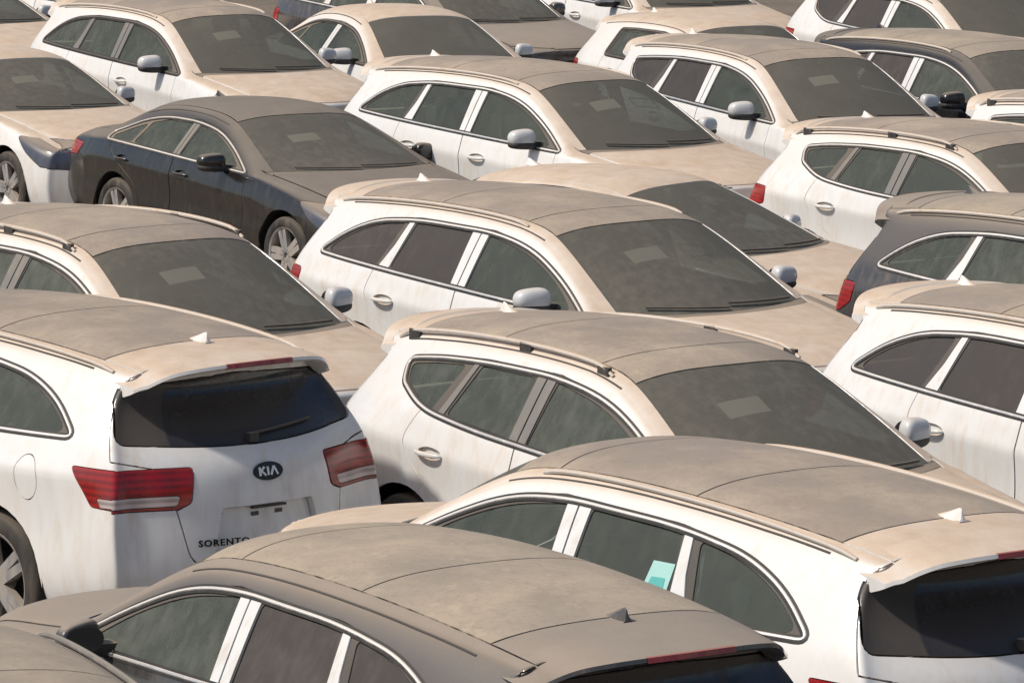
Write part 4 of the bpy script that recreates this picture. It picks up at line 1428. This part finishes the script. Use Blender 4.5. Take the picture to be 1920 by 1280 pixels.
def stroke(x0, y0, x1, y1, w, z0=.004, z1=.009):
    d = Vector((x1 - x0, y1 - y0, 0)).normalized()
    s = Vector((-d.y, d.x, 0)) * w / 2
    return slab([(x0 - s.x, y0 - s.y), (x1 - s.x, y1 - s.y), (x1 + s.x, y1 + s.y), (x0 + s.x, y0 + s.y)], z0, z1)

tgate = kia_p['tailgate']
mb = rear_frame(0.0, .995)
ell = lambda a, b, n=32: [(a * math.cos(2 * math.pi * k / n), b * math.sin(2 * math.pi * k / n)) for k in range(n)]
badge = on_rear('badge', *slab(ell(.088, .047), -.006, .004), mb, M['badge_black'], tgate)
ring_v, ring_f = [], []
n_ = 32
for (a, b, z) in ((.088, .047, .004), (.088, .047, .008), (.080, .040, .008), (.080, .040, .004)):
    ring_v += [(x, y, z) for x, y in ell(a, b)]
for r_ in range(3):
    for k in range(n_):
        ring_f.append((r_ * n_ + k, r_ * n_ + (k + 1) % n_, (r_ + 1) * n_ + (k + 1) % n_, (r_ + 1) * n_ + k))
h, w = .022, .0105
for nm, strokes in (('letter_k', [(-.052, -h, -.052, h), (-.050, -.002, -.024, h), (-.044, .002, -.020, -h)]), ('letter_i', [(-.004, -h, -.004, h)]),
                    ('letter_a', [(.012, -h, .032, h), (.032, h, .052, -h)])):
    parts = [stroke(*s, w) for s in strokes]
    parts = [([(v[0], v[1], v[2] + .0004 * i) for v in p[0]], p[1]) for i, p in enumerate(parts)]
    on_rear(nm, *join_parts(*parts), mb, M['badge_silver'], badge) if len(parts) == 1 else on_rear(nm, *join_parts(*parts), mb, M['badge_silver'], badge)

def text_mesh(txt, size, depth):
    cu = bpy.data.curves.new('txt', 'FONT')
    cu.body = txt; cu.size = size; cu.extrude = depth; cu.offset = size * .025; cu.space_character = 1.15
    cu.align_x = 'LEFT'
    cu.resolution_u = 3
    o = bpy.data.objects.new('txt', cu); COL.objects.link(o)
    dg = bpy.context.evaluated_depsgraph_get()
    me = bpy.data.meshes.new_from_object(o.evaluated_get(dg))
    V = [tuple(v.co) for v in me.vertices]; F = [tuple(p.vertices) for p in me.polygons]
    bpy.data.objects.remove(o)
    return V, F
V, F = text_mesh('SORENTO', .046, .002)
on_rear('lettering', [(v[0] * 1.15, v[1], v[2]) for v in V], F, rear_frame(.415, .655, .004), M['badge_black'], tgate)
pr = kia_p['plate_recess']
for y in (.075, -.075):
    on_rear('plate_clip', *slab([(-.022, -.010), (.022, -.010), (.022, .010), (-.022, .010)], -.036, -.030), rear_frame(y, .79, 0), M['badge_black'], pr)
on_rear('plate_light', *slab([(-.10, -.006), (.10, -.006), (.10, .006), (-.10, .006)], -.030, -.004), rear_frame(0, .822, 0), M['plastic'], pr)

# pale cyan sticker on the rear side window of the white SUV facing away
L_ = SUV['L']
def side_pt(d, z, off):
    p, n2 = TS.on_side(L_ / 2 - d, z)
    return p + n2 * off
for nm, (d0, d1, z0, z1), mat, off in (('sticker', (3.26, 3.41, 1.195, 1.335), 'cyan_paper', -.006), ('printed_patch', (3.285, 3.385, 1.225, 1.275), 'teal_print', -.0045)):
    V = [side_pt(d0, z0, off), side_pt(d1, z0 + .008, off), side_pt(d1 - .01, z1, off), side_pt(d0 + .01, z1 - .005, off)]
    me = mesh_from(nm, V, [(3, 2, 1, 0)], M[mat], smooth_=False)
    o = link(bpy.data.objects.new(nm, me), stk_p['window_rearL'] if nm == 'sticker' else last)
    o.color = (1, .3, 0, 1)
    last = o
